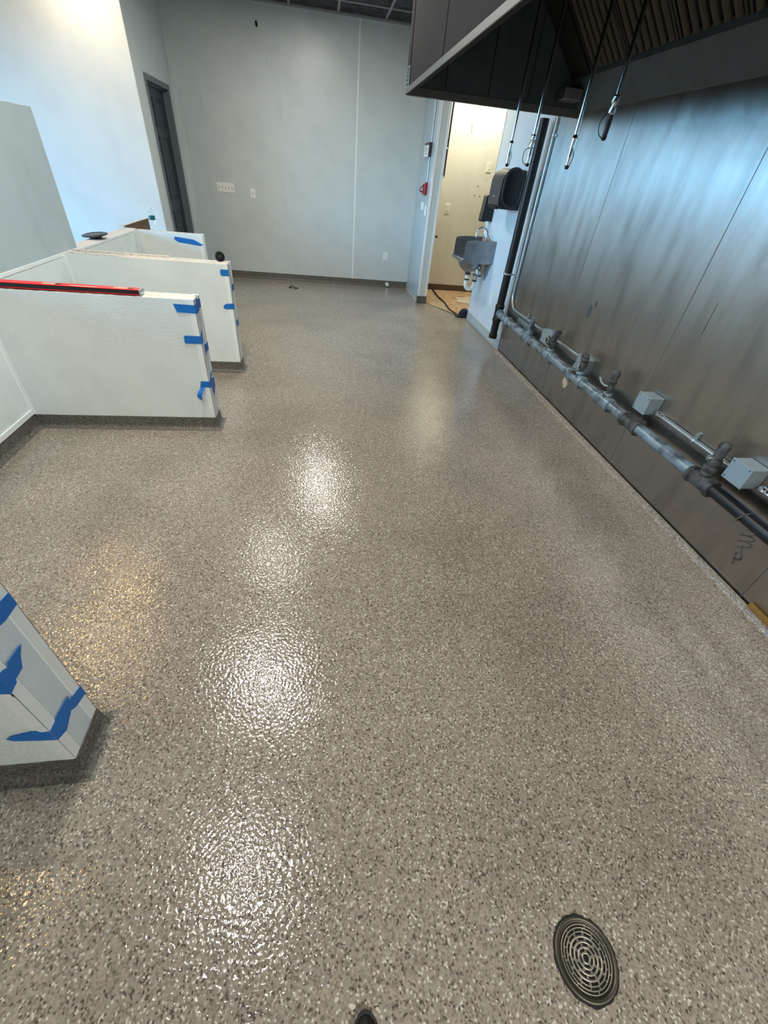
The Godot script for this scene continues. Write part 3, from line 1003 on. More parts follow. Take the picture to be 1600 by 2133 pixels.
func build_gas_pipe() -> void:
	var x := 2.1
	var yp := 0.42
	var t := thing("gas_pipe", "fat gas pipe running low along the steel wall with its black riser", "pipe", Vector3(x, 0.1, -5.09))
	var s := begin()
	tube(s, [Vector3(x + 0.01, 0.44, -5.095), Vector3(x + 0.01, 2.12, -5.095)], 0.043, 22)
	obj("riser", s, M.black_pipe, t, "black painted riser pipe")
	s = begin()
	tube(s, [Vector3(x + 0.01, 0.17, -5.095), Vector3(x + 0.01, 0.40, -5.095)], 0.043, 22)
	obj("drip_leg", s, M.black_pipe, t)
	s = begin()
	ring(s, Vector3(x + 0.01, 0.168, -5.095), Vector3.UP, 0.051, 0.05)
	obj("end_cap", s, M.black_pipe, t)
	s = begin()
	ring(s, Vector3(x + 0.01, 0.50, -5.095), Vector3.UP, 0.054, 0.04)
	ring(s, Vector3(x + 0.01, 0.355, -5.095), Vector3.UP, 0.054, 0.04)
	tube(s, [Vector3(x + 0.01, 0.355, -5.095), Vector3(x + 0.01, 0.5, -5.095)], 0.049, 20)
	obj("tee", s, M.black_pipe, t)
	s = begin()
	ring(s, Vector3(x + 0.005, yp + 0.01, -5.03), Vector3.BACK, 0.05, 0.03)
	obj("tee_collar", s, M.iron_pipe, t)
	s = begin()
	var p := [Vector3(x, yp + 0.008, -5.06), Vector3(x, yp, -3.9), Vector3(x, yp, -3.1)]
	tube(s, p, 0.036, 22)
	obj("main_pipe", s, M.iron_pipe, t)
	s = begin()
	tube(s, [Vector3(x, yp, -3.1), Vector3(x, yp + 0.004, -2.33)], 0.036, 22)
	obj("main_pipe", s, M.iron_pipe, t)
	s = begin()
	tube(s, [Vector3(x, yp + 0.004, -2.33), Vector3(x, yp + 0.005, -1.65)], 0.036, 22)
	obj("main_pipe", s, M.iron_pipe, t)
	s = begin()
	tube(s, [Vector3(x, yp + 0.005, -1.65), Vector3(x, yp, 0.9)], 0.036, 22)
	obj("main_pipe", s, M.black_pipe, t, "black painted length of pipe")
	s = begin()
	ring(s, Vector3(x, yp + 0.004, -4.72), Vector3.BACK, 0.05, 0.05)
	obj("coupling", s, M.iron_pipe, t)
	# tees with their upright branches
	var rows := [[-4.16, 0.60, 0], [-3.66, 0.645, 1], [-3.1, 0.645, 2], [-2.68, 0.645, 3], [-2.33, 0.0, 4], [-1.65, 0.655, 5]]
	for q in rows:
		var z: float = q[0]
		var dirty: bool = q[2] >= 4
		s = begin()
		tube(s, [Vector3(x, yp, z - 0.075), Vector3(x, yp, z + 0.075)], 0.043, 20)
		ring(s, Vector3(x, yp, z - 0.075), Vector3.BACK, 0.050, 0.026)
		ring(s, Vector3(x, yp, z + 0.075), Vector3.BACK, 0.050, 0.026)
		if q[2] == 4:
			tube(s, [Vector3(x, yp, z + 0.01), Vector3(x + 0.06, yp + 0.015, z + 0.01)], 0.03, 16)
			ring(s, Vector3(x + 0.062, yp + 0.016, z + 0.01), Vector3.RIGHT, 0.038, 0.024)
		else:
			tube(s, [Vector3(x, yp, z), Vector3(x, yp + 0.055, z)], 0.028, 16)
			ring(s, Vector3(x, yp + 0.056, z), Vector3.UP, 0.034, 0.02)
		obj("tee", s, M.iron_dirty if dirty else M.iron_pipe, t)
		if q[2] == 4:
			continue
		var top: float = q[1]
		s = begin()
		tube(s, [Vector3(x, yp + 0.05, z), Vector3(x, top - 0.04, z)], 0.016 if q[2] != 5 else 0.023, 14)
		var br := obj("branch", s, M.iron_dirty if q[2] != 0 else M.black_pipe, t)
		s = begin()
		match q[2]:
			0:
				ring(s, Vector3(x, top - 0.10, z), Vector3.UP, 0.024, 0.06, 8)
				ring(s, Vector3(x, top - 0.045, z), Vector3.UP, 0.028, 0.09, 8)
				ring(s, Vector3(x, top + 0.008, z), Vector3.UP, 0.015, 0.025, 6)
				obj("stop_valve", s, M.iron_pipe, br)
			1:
				tube(s, arc(Vector3(x, top - 0.055, z + 0.045), Vector3.FORWARD, Vector3.UP, 0.045, 0, PI * 0.55, 6), 0.026, 14)
				ring(s, Vector3(x, top - 0.075, z), Vector3.UP, 0.032, 0.026)
				obj("elbow", s, M.iron_dirty, br)
				s = begin()
				ring(s, Vector3(x, 0.52, z), Vector3.UP, 0.03, 0.05, 8)
				tube(s, [Vector3(x - 0.02, 0.52, z), Vector3(x - 0.055, 0.53, z + 0.03), Vector3(x - 0.06, 0.575, z + 0.045)], 0.010, 8)
				obj("valve_lever", s, M.iron_dirty, br)
			2:
				tube(s, arc(Vector3(x, top - 0.05, z - 0.012), Vector3.BACK, Vector3.UP, 0.012, 0, PI, 5), 0.028, 14)
				ring(s, Vector3(x, top - 0.06, z), Vector3.UP, 0.034, 0.024)
				ring(s, Vector3(x, top - 0.105, z), Vector3.UP, 0.030, 0.05, 8)
				obj("elbow", s, M.iron_dirty, br)
				s = begin()
				var lp := []
				for k in 20:
					lp.append(Vector3(x - 0.035 + 0.006 * sin(k), 0.52 + 0.04 * sin(TAU * k / 20.0), z - 0.03 + 0.03 * cos(TAU * k / 20.0)))
				tube(s, lp, 0.004, 6, true)
				obj("wire_ring", s, M.galv, br)
				s = begin()
				for k in 6:
					var c := Vector3(x - 0.03, yp + 0.045 - absf(k - 2.5) * 0.006, z - 0.10 + k * 0.026)
					var link := []
					for j in 12:
						var a := TAU * j / 12.0
						var d := Vector3(0, 1, 0) if k % 2 == 0 else Vector3(1, 0.3, 0).normalized()
						link.append(c + Vector3.BACK * cos(a) * 0.019 + d * sin(a) * 0.011)
					tube(s, link, 0.003, 6, true)
				obj("chain", s, M.iron_dirty, br)
			3:
				ring(s, Vector3(x, top - 0.075, z), Vector3.UP, 0.029, 0.024, 8)
				ring(s, Vector3(x, top - 0.115, z), Vector3.UP, 0.027, 0.035, 8)
				lathe_smooth(s, [Vector2(0.019, -0.06), Vector2(0.022, -0.03), Vector2(0.030, -0.005), Vector2(0.031, 0.012), Vector2(0.022, 0.032), Vector2(0.0, 0.04)], Transform3D(Basis(), Vector3(x, top - 0.025, z)), 18)
				obj("capped_valve", s, M.iron_dirty, br)
				s = begin()
				tube(s, [Vector3(x - 0.015, 0.535, z), Vector3(x - 0.03, 0.53, z - 0.03), Vector3(x - 0.03, 0.535, z - 0.08), Vector3(x - 0.03, 0.56, z - 0.115)], 0.008, 8)
				obj("valve_lever", s, M.galv, br)
			5:
				ring(s, Vector3(x, top - 0.105, z), Vector3.UP, 0.034, 0.028)
				ring(s, Vector3(x, yp + 0.085, z), Vector3.UP, 0.037, 0.03)
				lathe_smooth(s, [Vector2(0.022, -0.09), Vector2(0.027, -0.05), Vector2(0.028, -0.01), Vector2(0.031, 0.004), Vector2(0.026, 0.026), Vector2(0.0, 0.036)], Transform3D(Basis(), Vector3(x, top - 0.02, z)), 18)
				obj("capped_valve", s, M.iron_dirty, br)
				s = begin()
				ring(s, Vector3(x - 0.03, 0.565, z - 0.01), Vector3(-1, 0, -0.3), 0.014, 0.03, 8)
				obj("valve_key", s, M.galv, br)
	# wall clamp holding the riser
	s = begin()
	ring(s, Vector3(x + 0.01, 0.84, -5.095), Vector3.UP, 0.052, 0.02)
	tube(s, [Vector3(x + 0.05, 0.84, -5.08), Vector3(RIGHT - 0.0085, 0.84, -4.99)], 0.006, 8)
	obj("pipe_clamp", s, M.galv, t)
	s = begin()
	tube(s, arc(Vector3(x, yp, -1.335), Vector3.LEFT, Vector3(0, 0.92, 0.38), 0.0395, -0.9, PI + 0.9, 16), 0.0045, 8)
	obj("tie_wire", s, M.iron_dirty, t)
	# torn paper tag under the third tee
	s = begin()
	prism(s, [Vector2(-3.235, .39), Vector2(-3.19, .375), Vector2(-3.16, .355), Vector2(-3.165, .325), Vector2(-3.20, .30), Vector2(-3.225, .33), Vector2(-3.245, .335)], Vector3(x - 0.034, 0, 0), Vector3.BACK, Vector3.UP, 0.0012)
	var tg := obj("paper_tag", s, M.paper)
	tag(tg, "torn pale paper tag hanging from the gas pipe below a chained tee", "tag")
	# spring of wire with a hook below
	var k := thing("wire_coil", "coil of thin wire with a clevis hanging under the near end of the gas pipe", "wire", Vector3(x + 0.02, 0.2, -1.26))
	s = begin()
	var pts := []
	for i in 60:
		var f := i / 59.0
		var a := f * TAU * 2.7
		pts.append(Vector3(x + 0.02 + cos(a) * 0.027, lerpf(0.366, 0.28, f) + 0.014 * sin(a), lerpf(-1.285, -1.262, f) + sin(a) * 0.03))
	tube(s, pts, 0.0022, 6)
	obj("coil", s, M.iron_dirty, k)
	s = begin()
	tube(s, [Vector3(x + 0.012, 0.29, -1.262), Vector3(x + 0.015, 0.256, -1.25), Vector3(x + 0.015, 0.248, -1.248)], 0.003, 6)
	tube(s, arc(Vector3(x + 0.015, 0.232, -1.248), Vector3(0, 0.8, 0.6), Vector3(0, -0.6, 0.8), 0.018, -2.4, 2.4, 14), 0.005, 8)
	tube(s, [Vector3(x + 0.015, 0.217, -1.259), Vector3(x + 0.015, 0.178, -1.243)], 0.006, 8)
	obj("clevis", s, M.iron_dirty, k)

# ---------------------------------------------------------------- conduit
func build_conduit() -> void:
	var x := RIGHT - 0.022
	var yc := 0.535
	var t := thing("electrical_conduit", "shiny steel conduit with grey outlet boxes along the steel wall above the gas pipe", "conduit", Vector3(RIGHT, 0.5, -4.95))
	var s := begin()
	var pts := [Vector3(x, 2.9, -4.965), Vector3(x, 0.69, -4.965)]
	pts.append_array(arc(Vector3(x, 0.69, -4.965 + 0.16), Vector3.FORWARD, Vector3.DOWN, 0.16, 0.15, PI / 2, 10))
	pts.append(Vector3(x, 0.53, -4.3))
	pts.append(Vector3(x, yc - 0.005, -3.98))
	tube(s, pts, 0.0135, 14)
	obj("conduit_run", s, M.galv, t)
	for q in [[-3.75, -3.27], [-2.25, -1.56], [-1.42, 0.6]]:
		s = begin()
		tube(s, [Vector3(x, yc, q[0]), Vector3(x, yc, q[1])], 0.0135, 14)
		obj("conduit_run", s, M.galv, t)
	for q in [Vector3(x, 1.26, -4.965), Vector3(x, 2.0, -4.965)]:
		s = begin()
		ring(s, q, Vector3.UP, 0.018, 0.02)
		box(s, q + Vector3(0.0, -0.01, 0.0), q + Vector3(0.02, 0.01, 0.045), 0.002)
		obj("strap", s, M.galv, t)
	for z in [-4.45, -1.90]:
		s = begin()
		ring(s, Vector3(x, yc, z), Vector3.BACK, 0.0185, 0.022)
		box(s, Vector3(x, yc + 0.01, z - 0.011), Vector3(RIGHT - 0.002, yc + 0.05, z + 0.011), 0.002)
		obj("strap", s, M.galv, t)
	for z in [-2.235, -1.405]:
		s = begin()
		ring(s, Vector3(x, yc, z), Vector3.BACK, 0.021, 0.03)
		ring(s, Vector3(x, yc, z + 0.03), Vector3.BACK, 0.0175, 0.03)
		obj("connector", s, M.chrome, t)
	# outlet boxes: [centre z, length, blank cover?]
	for q in [[-3.87, 0.21, 0, 2.135], [-3.18, 0.17, 1, 2.135], [-2.325, 0.118, 2, 2.094], [-1.505, 0.122, 2, 2.09]]:
		var z: float = q[0]
		var h: float = q[1] / 2
		var xf: float = q[3]
		var y0 := 0.553 - 0.037
		var y1 := 0.553 + 0.075
		if q[2] < 2:
			y0 = 0.46
			y1 = 0.575
		s = begin()
		box(s, Vector3(xf + 0.004, y0, z - h), Vector3(RIGHT - 0.0035, y1, z + h), 0.004)
		var b := obj("outlet_box", s, M.box_grey if q[2] == 2 else M.galv, t)
		s = begin()
		box(s, Vector3(xf, y0 - 0.002, z - h - 0.002), Vector3(xf + 0.004, y1 + 0.002, z + h + 0.002), 0.0015)
		obj("cover", s, M.box_grey, b)
		if q[2] == 2:
			for v in [[y0 + 0.012, z - h + 0.012], [y1 - 0.012, z + h - 0.012], [y1 - 0.012, z - h + 0.012]]:
				s = begin()
				ring(s, Vector3(xf, v[0], v[1]), Vector3.LEFT, 0.004, 0.004, 8)
				obj("screw", s, M.dark_grey_plastic, b)
		elif q[2] == 0:
			s = begin()
			ring(s, Vector3(xf - 0.004, 0.515, z + 0.055), Vector3.LEFT, 0.036, 0.014, 24)
			obj("twist_outlet", s, M.black_plastic, b)
			s = begin()
			lathe(s, [Vector2(0.020, 0.0), Vector2(0.030, 0.0), Vector2(0.030, 0.008), Vector2(0.020, 0.008), Vector2(0.020, 0.0)], Transform3D(frame_of(Vector3.LEFT), Vector3(xf - 0.010, 0.515, z + 0.055)), 22)
			obj("outlet_ring", s, M.chrome, b)
		else:
			for v in [-0.02, 0.02]:
				for d in [-0.0115, 0.0115]:
					s = begin()
					box(s, Vector3(xf - 0.003, 0.502 + v, z + d - 0.0025), Vector3(xf + 0.001, 0.518 + v, z + d + 0.0025))
					obj("outlet_slot", s, M.black_plastic, b)
	# flat receptacle plate under the first length
	s = begin()
	box(s, Vector3(RIGHT - 0.05, 0.40, -4.62), Vector3(RIGHT - 0.0035, 0.505, -4.26), 0.004)
	var w := obj("outlet_box", s, M.galv, t)
	for zz in [-4.52, -4.46]:
		s = begin()
		box(s, Vector3(RIGHT - 0.052, 0.452, zz - 0.016), Vector3(RIGHT - 0.049, 0.458, zz + 0.016))
		box(s, Vector3(RIGHT - 0.052, 0.435, zz - 0.003), Vector3(RIGHT - 0.049, 0.458, zz + 0.003))
		obj("outlet_slot", s, M.black_plastic, w)

# ---------------------------------------------------------------- hand sink
func build_sink() -> void:
	var zn := -5.89
	var zf := -6.385
	var t := thing("hand_sink", "small steel hand sink with side splashes hung on the wall beyond the black riser", "sink", Vector3(RIGHT, 0.6, (zn + zf) / 2))
	# side splashes
	for z in [zn, zf]:
		var s := begin()
		prism(s, [Vector2(RIGHT - 0.003, 0.815), Vector2(RIGHT - 0.003, 1.058), Vector2(1.93, 1.050), Vector2(1.825, 1.036), Vector2(1.808, 1.01), Vector2(1.808, 0.818)], Vector3(0, 0, z - 0.004), Vector3.RIGHT, Vector3.UP, 0.008)
		obj("side_splash", s, M.stainless_plain, t)
	# back splash with sloping top shelf
	var s := begin()
	prism(s, [Vector2(RIGHT - 0.003, 0.815), Vector2(RIGHT - 0.003, 1.055), Vector2(RIGHT - 0.02, 1.055), Vector2(RIGHT - 0.055, 1.02), Vector2(RIGHT - 0.055, 0.86), Vector2(RIGHT - 0.02, 0.815)], Vector3(0, 0, zf), Vector3.RIGHT, Vector3.UP, zn - zf)
	obj("back_splash", s, M.stainless_plain, t)
	# rim deck with a round bowl below
	s = begin()
	var zc := (zn + zf) / 2
	var xc := 1.975
	var rx := 0.15
	var outer := []
	var inner := []
	for k in 32:
		var a := TAU * k / 32
		inner.append(Vector3(xc + cos(a) * rx, 0.835, zc + sin(a) * 0.185))
		var m := maxf(absf(cos(a)) , absf(sin(a)))
		outer.append(Vector3(clampf(xc + cos(a) / m * 0.19, 1.79, 2.16), 0.84, clampf(zc + sin(a) / m * 0.247, zf, zn)))
	for k in 32:
		var k1 := (k + 1) % 32
		s.set_smooth_group(1)
		tri(s, inner[k], outer[k1], outer[k])
		tri(s, inner[k], inner[k1], outer[k1])
		s.set_smooth_group(-1)
		var d := Vector3(0, -0.035, 0)
		tri(s, outer[k], outer[k1], outer[k1] + d)
		tri(s, outer[k], outer[k1] + d, outer[k] + d)
	obj("rim", s, M.stainless_plain, t)
	s = begin()
	var prof := []
	for i in 10:
		var a := PI / 2 * i / 9.0
		prof.append(Vector2(sin(a) * 1.0, 0.835 - 0.165 * cos(a)))
	var bx := Transform3D(Basis(Vector3(rx + 0.006, 0, 0), Vector3.UP, Vector3(0, 0, 0.19)), Vector3(xc, 0, zc))
	lathe_smooth(s, prof, bx, 32)
	obj("bowl", s, M.stainless_plain, t)
	# faucet
	s = begin()
	var fp := [Vector3(2.15, 1.03, zc), Vector3(2.15, 1.09, zc)]
	fp.append_array(arc(Vector3(2.075, 1.10, zc), Vector3.RIGHT, Vector3.UP, 0.075, 0.0, PI, 12))
	fp.append(Vector3(2.0, 1.06, zc))
	tube(s, fp, 0.011, 12)
	obj("faucet", s, M.chrome, t)
	for dz in [-0.1, 0.1]:
		s = begin()
		tube(s, [Vector3(2.15, 1.03, zc + dz), Vector3(2.15, 1.065, zc + dz), Vector3(2.12, 1.10, zc + dz * 1.25)], 0.007, 8)
		obj("tap_handle", s, M.chrome, t)
	# white trap
	s = begin()
	var tp := [Vector3(xc, 0.672, zc), Vector3(xc, 0.53, zc)]
	tp.append_array(arc(Vector3(xc + 0.058, 0.53, zc), Vector3.LEFT, Vector3.DOWN, 0.058, 0.0, PI, 12))
	tp.append(Vector3(xc + 0.116, 0.575, zc))
	tp.append_array(arc(Vector3(xc + 0.15, 0.575, zc), Vector3.LEFT, Vector3.UP, 0.034, 0.2, PI / 2, 5))
	tp.append(Vector3(RIGHT + 0.002, 0.609, zc))
	tube(s, tp, 0.027, 16)
	var trap := obj("trap", s, M.white_plastic, t)
	s = begin()
	ring(s, Vector3(xc, 0.655, zc), Vector3.UP, 0.034, 0.03)
	ring(s, Vector3(xc, 0.585, zc), Vector3.UP, 0.031, 0.022)
	ring(s, Vector3(xc + 0.116, 0.575, zc), Vector3.UP, 0.031, 0.022)
	obj("slip_nut", s, M.dark_grey_plastic, trap)
	# supply valves and hoses
	for dz in [-0.09, 0.075]:
		s = begin()
		tube(s, [Vector3(RIGHT, 0.625, zc + dz), Vector3(2.09, 0.625, zc + dz)], 0.012, 10)
		ring(s, Vector3(2.10, 0.625, zc + dz), Vector3.RIGHT, 0.021, 0.05, 8)
		ring(s, Vector3(2.045, 0.625, zc + dz), Vector3.RIGHT, 0.026, 0.014, 10)
		ring(s, Vector3(RIGHT - 0.006, 0.625, zc + dz), Vector3.RIGHT, 0.034, 0.006, 16)
		var v := obj("stop_valve", s, M.chrome, t)
		s = begin()
		tube(s, [Vector3(2.10, 0.64, zc + dz), Vector3(2.095, 0.70, zc + dz), Vector3(2.10, 0.72, zc + dz * 0.4), Vector3(2.13, 0.69, zc + dz * 0.1 + 0.03), Vector3(2.14, 0.73, zc + dz * 0.2), Vector3(2.15, 0.84, zc + dz)], 0.007, 8)
		obj("hose", s, M.galv, v)
	# a rag-like grey mounting plate behind
	s = begin()
	box(s, Vector3(RIGHT - 0.02, 0.66, zc - 0.12), Vector3(RIGHT - 0.002, 0.815, zc + 0.16), 0.004)
	obj("wall_bracket", s, M.stainless_plain, t)

# ---------------------------------------------------------------- paper towel and soap dispensers
func build_dispensers() -> void:
	var zn := -5.45
	var zf := -5.80
	var t := thing("towel_dispenser", "large black paper towel dispenser with an oval smoked side, above the hand sink", "dispenser", Vector3(RIGHT, 1.4, (zn + zf) / 2))
	# side profile in x (out of the wall) and y: flat back, rounded front
	var prof := [Vector2(RIGHT - 0.004, 1.40), Vector2(RIGHT - 0.004, 1.745)]
	for i in 9:
		var a := PI / 2 * (1.0 - i / 8.0)
		prof.append(Vector2(2.075 - cos(a) * 0.125, 1.63 + sin(a) * 0.125))
	prof.append_array([Vector2(1.948, 1.47), Vector2(1.955, 1.425), Vector2(1.97, 1.405), Vector2(1.99, 1.4)])
	var s := begin()
	prism(s, prof, Vector3(0, 0, zf), Vector3.RIGHT, Vector3.UP, zn - zf)
	obj("body", s, M.dark_grey_plastic, t)
	# oval side rim and smoked window
	s = begin()
	var rim := []
	var win := []
	for k in 40:
		var a := TAU * k / 40
		var c := cos(a)
		var sn := sin(a)
		var px := 2.079 + c * 0.104
		var py := 1.588 + (0.06 if sn > 0 else -0.06) + sn * 0.105
		rim.append(Vector3(px, py, zn + 0.006))
		win.append(Vector2(2.079 + c * 0.092, 1.588 + (0.06 if sn > 0 else -0.06) + sn * 0.093))
	tube(s, rim, 0.013, 8, true)
	obj("side_rim", s, M.dark_grey_plastic, t)
	s = begin()
	prism(s, win, Vector3(0, 0, zn - 0.002), Vector3.RIGHT, Vector3.UP, 0.006)
	obj("side_window", s, M.black_plastic, t)
	s = begin()
	box(s, Vector3(1.946, 1.395, zf + 0.05), Vector3(1.99, 1.432, zn - 0.05), 0.004)
	obj("paper_slot", s, M.black_matt, t)
	s = begin()
	box(s, Vector3(1.9465, 1.50, -5.66), Vector3(1.9505, 1.508, -5.60))
	box(s, Vector3(1.9465, 1.512, -5.645), Vector3(1.9505, 1.516, -5.615))
	box(s, Vector3(1.9465, 1.60, -5.635), Vector3(1.9505, 1.63, -5.63))
	obj("front_print", s, M.galv, t)
	# soap
	var zs0 := -6.36
	var zs1 := -6.235
	var d := thing("soap_dispenser", "slim black soap dispenser beside the paper towel dispenser", "dispenser", Vector3(RIGHT, 1.22, -6.3))
	s = begin()
	prism(s, [Vector2(RIGHT - 0.003, 1.235), Vector2(RIGHT - 0.003, 1.50), Vector2(2.09, 1.50), Vector2(2.075, 1.485), Vector2(2.062, 1.32), Vector2(2.055, 1.25), Vector2(2.07, 1.235)], Vector3(0, 0, zs0), Vector3.RIGHT, Vector3.UP, zs1 - zs0)
	obj("body", s, M.black_plastic, d)
	s = begin()
	box(s, Vector3(2.057, 1.225, zs0 + 0.006), Vector3(2.12, 1.26, zs1 - 0.006), 0.006)
	obj("push_bar", s, M.black_matt, d)
	s = begin()
	ring(s, Vector3(2.058, 1.265, zs0 + 0.04), Vector3.LEFT, 0.007, 0.006, 10)
	obj("lock", s, M.galv, d)
	# white strip of tape low on the wall
	s = begin()
	prism(s, [Vector2(-5.71, 0.515), Vector2(-5.645, 0.515), Vector2(-5.645, 0.39), Vector2(-5.70, 0.39)], Vector3(RIGHT - 0.0005, 0, 0), Vector3.BACK, Vector3.UP, -0.0015)
	var l := obj("wall_sticker", s, M.white_plastic)
	tag(l, "small white sticker low on the plastic wall below the hand sink", "sticker")

# ---------------------------------------------------------------- switches, outlets, alarm
func cover_plate(label: String, called: String, category: String, o: Vector3, u: Vector3, w: float, h: float, kind: String, gangs := 1, m: Material = null, group := "") -> void:
	# o: centre on the wall, u: along the wall, u x up points into the room
	var t := thing(called, label, category, o, group)
	var n := u.cross(Vector3.UP)
	var xf := Transform3D(Basis(u, Vector3.UP, n), o)
	m = m if m else M.white_plastic
	var s := begin()
	box(s, Vector3(-w / 2, -h / 2, 0), Vector3(w / 2, h / 2, 0.007), 0.003, xf)
	obj("plate", s, m, t)
	for g in gangs:
		var cx := (g - (gangs - 1) / 2.0) * (w / gangs * 0.92)
		if kind == "toggle":
			s = begin()
			box(s, Vector3(cx - 0.006, -0.013, 0.006), Vector3(cx + 0.006, 0.013, 0.0085), 0.001, xf)
			obj("switch_slot", s, M.mark, t)
			s = begin()
			box(s, Vector3(cx - 0.0045, -0.006 if g % 2 == 0 else -0.012, 0.007), Vector3(cx + 0.0045, 0.012 if g % 2 == 0 else 0.006, 0.018), 0.002, xf)
			obj("switch_toggle", s, m, t)
		elif kind == "outlet":
			for dy in [-0.02, 0.02]:
				s = begin()
				box(s, Vector3(cx - 0.016, dy - 0.014, 0.006), Vector3(cx + 0.016, dy + 0.014, 0.009), 0.003, xf)
				var f := obj("outlet_face", s, m, t)
				for q in [[-0.0084, -0.002, -0.0056, 0.008], [0.0056, -0.002, 0.0084, 0.008], [-0.0025, -0.010, 0.0025, -0.006]]:
					s = begin()
					box(s, Vector3(cx + q[0], dy + q[1], 0.0088), Vector3(cx + q[2], dy + q[3], 0.0094), 0.0, xf)
					obj("outlet_slot", s, M.mark, f)

func build_wall_fittings() -> void:
	cover_plate("white five-gang light switch plate on the back wall", "switch_plate", "light switch", Vector3(-1.42, 1.222, BACK), Vector3.RIGHT, 0.262, 0.12, "toggle", 5)
	cover_plate("single white switch plate beside the five-gang switch", "switch_plate", "light switch", Vector3(-1.015, 1.181, BACK), Vector3.RIGHT, 0.074, 0.122, "toggle", 1)
	cover_plate("white outlet low on the back wall right of the seam strip", "wall_outlet", "outlet", Vector3(1.153, 0.472, BACK), Vector3.RIGHT, 0.078, 0.12, "outlet", 1)
	cover_plate("cream outlet on the side room wall nearest the paper towel dispenser", "wall_outlet", "outlet", Vector3(2.73, 1.813, BACK + 0.004), Vector3.RIGHT, 0.08, 0.125, "outlet", 1, M.ivory)
	cover_plate("cream outlet on the side room wall nearest the door jamb", "wall_outlet", "outlet", Vector3(2.143, 1.227, BACK + 0.004), Vector3.RIGHT, 0.08, 0.13, "outlet", 1, M.ivory)
	var x := 1.585
	# alarm sign on its conduit
	var t := thing("signal_box", "small white instruction box on thin conduit above the red pull station", "alarm box", Vector3(x, 1.83, -7.68))
	var s := begin()
	box(s, Vector3(x - 0.05, 1.835, -7.83), Vector3(x, 1.985, -7.54), 0.004)
	obj("back_box", s, M.dark_grey_plastic, t)
	s = begin()
	box(s, Vector3(x - 0.053, 1.832, -7.835), Vector3(x - 0.049, 1.955, -7.535), 0.001)
	obj("white_cover", s, M.white_plastic, t)
	s = begin()
	for k in 4:
		box(s, Vector3(x - 0.0538, 1.86 + k * 0.022, -7.78), Vector3(x - 0.0526, 1.866 + k * 0.022, -7.60 - 0.03 * (k % 2)))
	obj("print_lines", s, M.dark_grey_plastic, t)
	s = begin()
	tube(s, [Vector3(x - 0.012, 1.985, -7.58), Vector3(x - 0.012, CEIL, -7.58)], 0.010, 10)
	obj("conduit", s, M.galv, t)
	s = begin()
	tube(s, [Vector3(x - 0.012, 1.553, -7.575), Vector3(x - 0.012, 1.835, -7.58)], 0.010, 10)
	obj("conduit", s, M.galv, t)
	t = thing("pull_station", "dark red alarm pull station on the short wall by the doorway", "alarm", Vector3(x, 1.4, -7.63))
	s = begin()
	box(s, Vector3(x - 0.045, 1.40, -7.70), Vector3(x, 1.53, -7.54), 0.008)
	obj("body", s, M.red_plastic, t)
	s = begin()
	tube(s, [Vector3(x - 0.045, 1.43, -7.68), Vector3(x - 0.085, 1.44, -7.66), Vector3(x - 0.085, 1.48, -7.63), Vector3(x - 0.05, 1.515, -7.60)], 0.008, 8)
	obj("handle", s, M.red_plastic, t)
	s = begin()
	box(s, Vector3(x - 0.052, 1.425, -7.60), Vector3(x - 0.043, 1.50, -7.56), 0.003)
	obj("latch", s, M.dark_grey_plastic, t)
	s = begin()
	ring(s, Vector3(x - 0.02, 1.535, -7.57), Vector3.UP, 0.018, 0.03)
	obj("collar", s, M.red_plastic, t)
	cover_plate("white blank plate below the red pull station, farther from the door jamb", "wall_plate", "wall plate", Vector3(x, 1.262, -7.76), Vector3.BACK, 0.20, 0.095, "blank")
	cover_plate("white blank plate below the red pull station, nearest the door jamb", "wall_plate", "wall plate", Vector3(x, 1.221, -7.49), Vector3.BACK, 0.11, 0.12, "blank")
	# black cable cover down the door jamb
	t = thing("jamb_conduit", "thin black conduit hanging down the right edge of the door jamb", "conduit", Vector3(1.745, 1.62, -7.30))
	s = begin()
	tube(s, [Vector3(1.745, 1.64, -7.306), Vector3(1.748, 2.3, -7.306), Vector3(1.752, CEIL - 0.1, -7.306)], 0.012, 10)
	obj("tube", s, M.black_pipe, t)
	s = begin()
	ring(s, Vector3(1.747, 1.932, -7.306), Vector3.UP, 0.018, 0.018)
	obj("clamp", s, M.white_plastic, t)
	s = begin()
	ring(s, Vector3(1.745, 1.632, -7.306), Vector3.UP, 0.015, 0.02)
	obj("end_fitting", s, M.galv, t)
	# things on the back wall
	s = begin()
	prism(s, [Vector2(-0.79, 2.985), Vector2(-0.775, 3.0), Vector2(-0.76, 2.99), Vector2(-0.755, 2.955), Vector2(-0.765, 2.935), Vector2(-0.785, 2.95)], Vector3(0, 0, BACK), Vector3.RIGHT, Vector3.UP, 0.008)
	var k := obj("wall_hook", s, M.mark)
	tag(k, "small dark hook high on the back wall under the ceiling", "hook")
	s = begin()
	tube(s, [Vector3(1.217, 0.045, BACK + 0.0), Vector3(1.217, 0.045, BACK + 0.07)], 0.028, 16)
	k = obj("pipe_stub", s, M.white_plastic)
	tag(k, "short white pipe stub poking out at the foot of the back wall", "pipe")

# ---------------------------------------------------------------- blue tape
func tape(label: String, parts: Array, extra: SurfaceTool = null) -> void:   # parts: [plane, value, outline]; plane "z" faces the camera, plane "x" faces right
	var s := extra if extra else begin()
	for p in parts:
		if p[0] == "z":
			prism(s, p[2], Vector3(0, 0, p[1]), Vector3.RIGHT, Vector3.UP, 0.0012)
		else:
			prism(s, p[2], Vector3(p[1], 0, 0), Vector3.BACK, Vector3.UP, -0.0012)
	var o := obj("tape_strip", s, M.tape)
	tag(o, label, "tape")

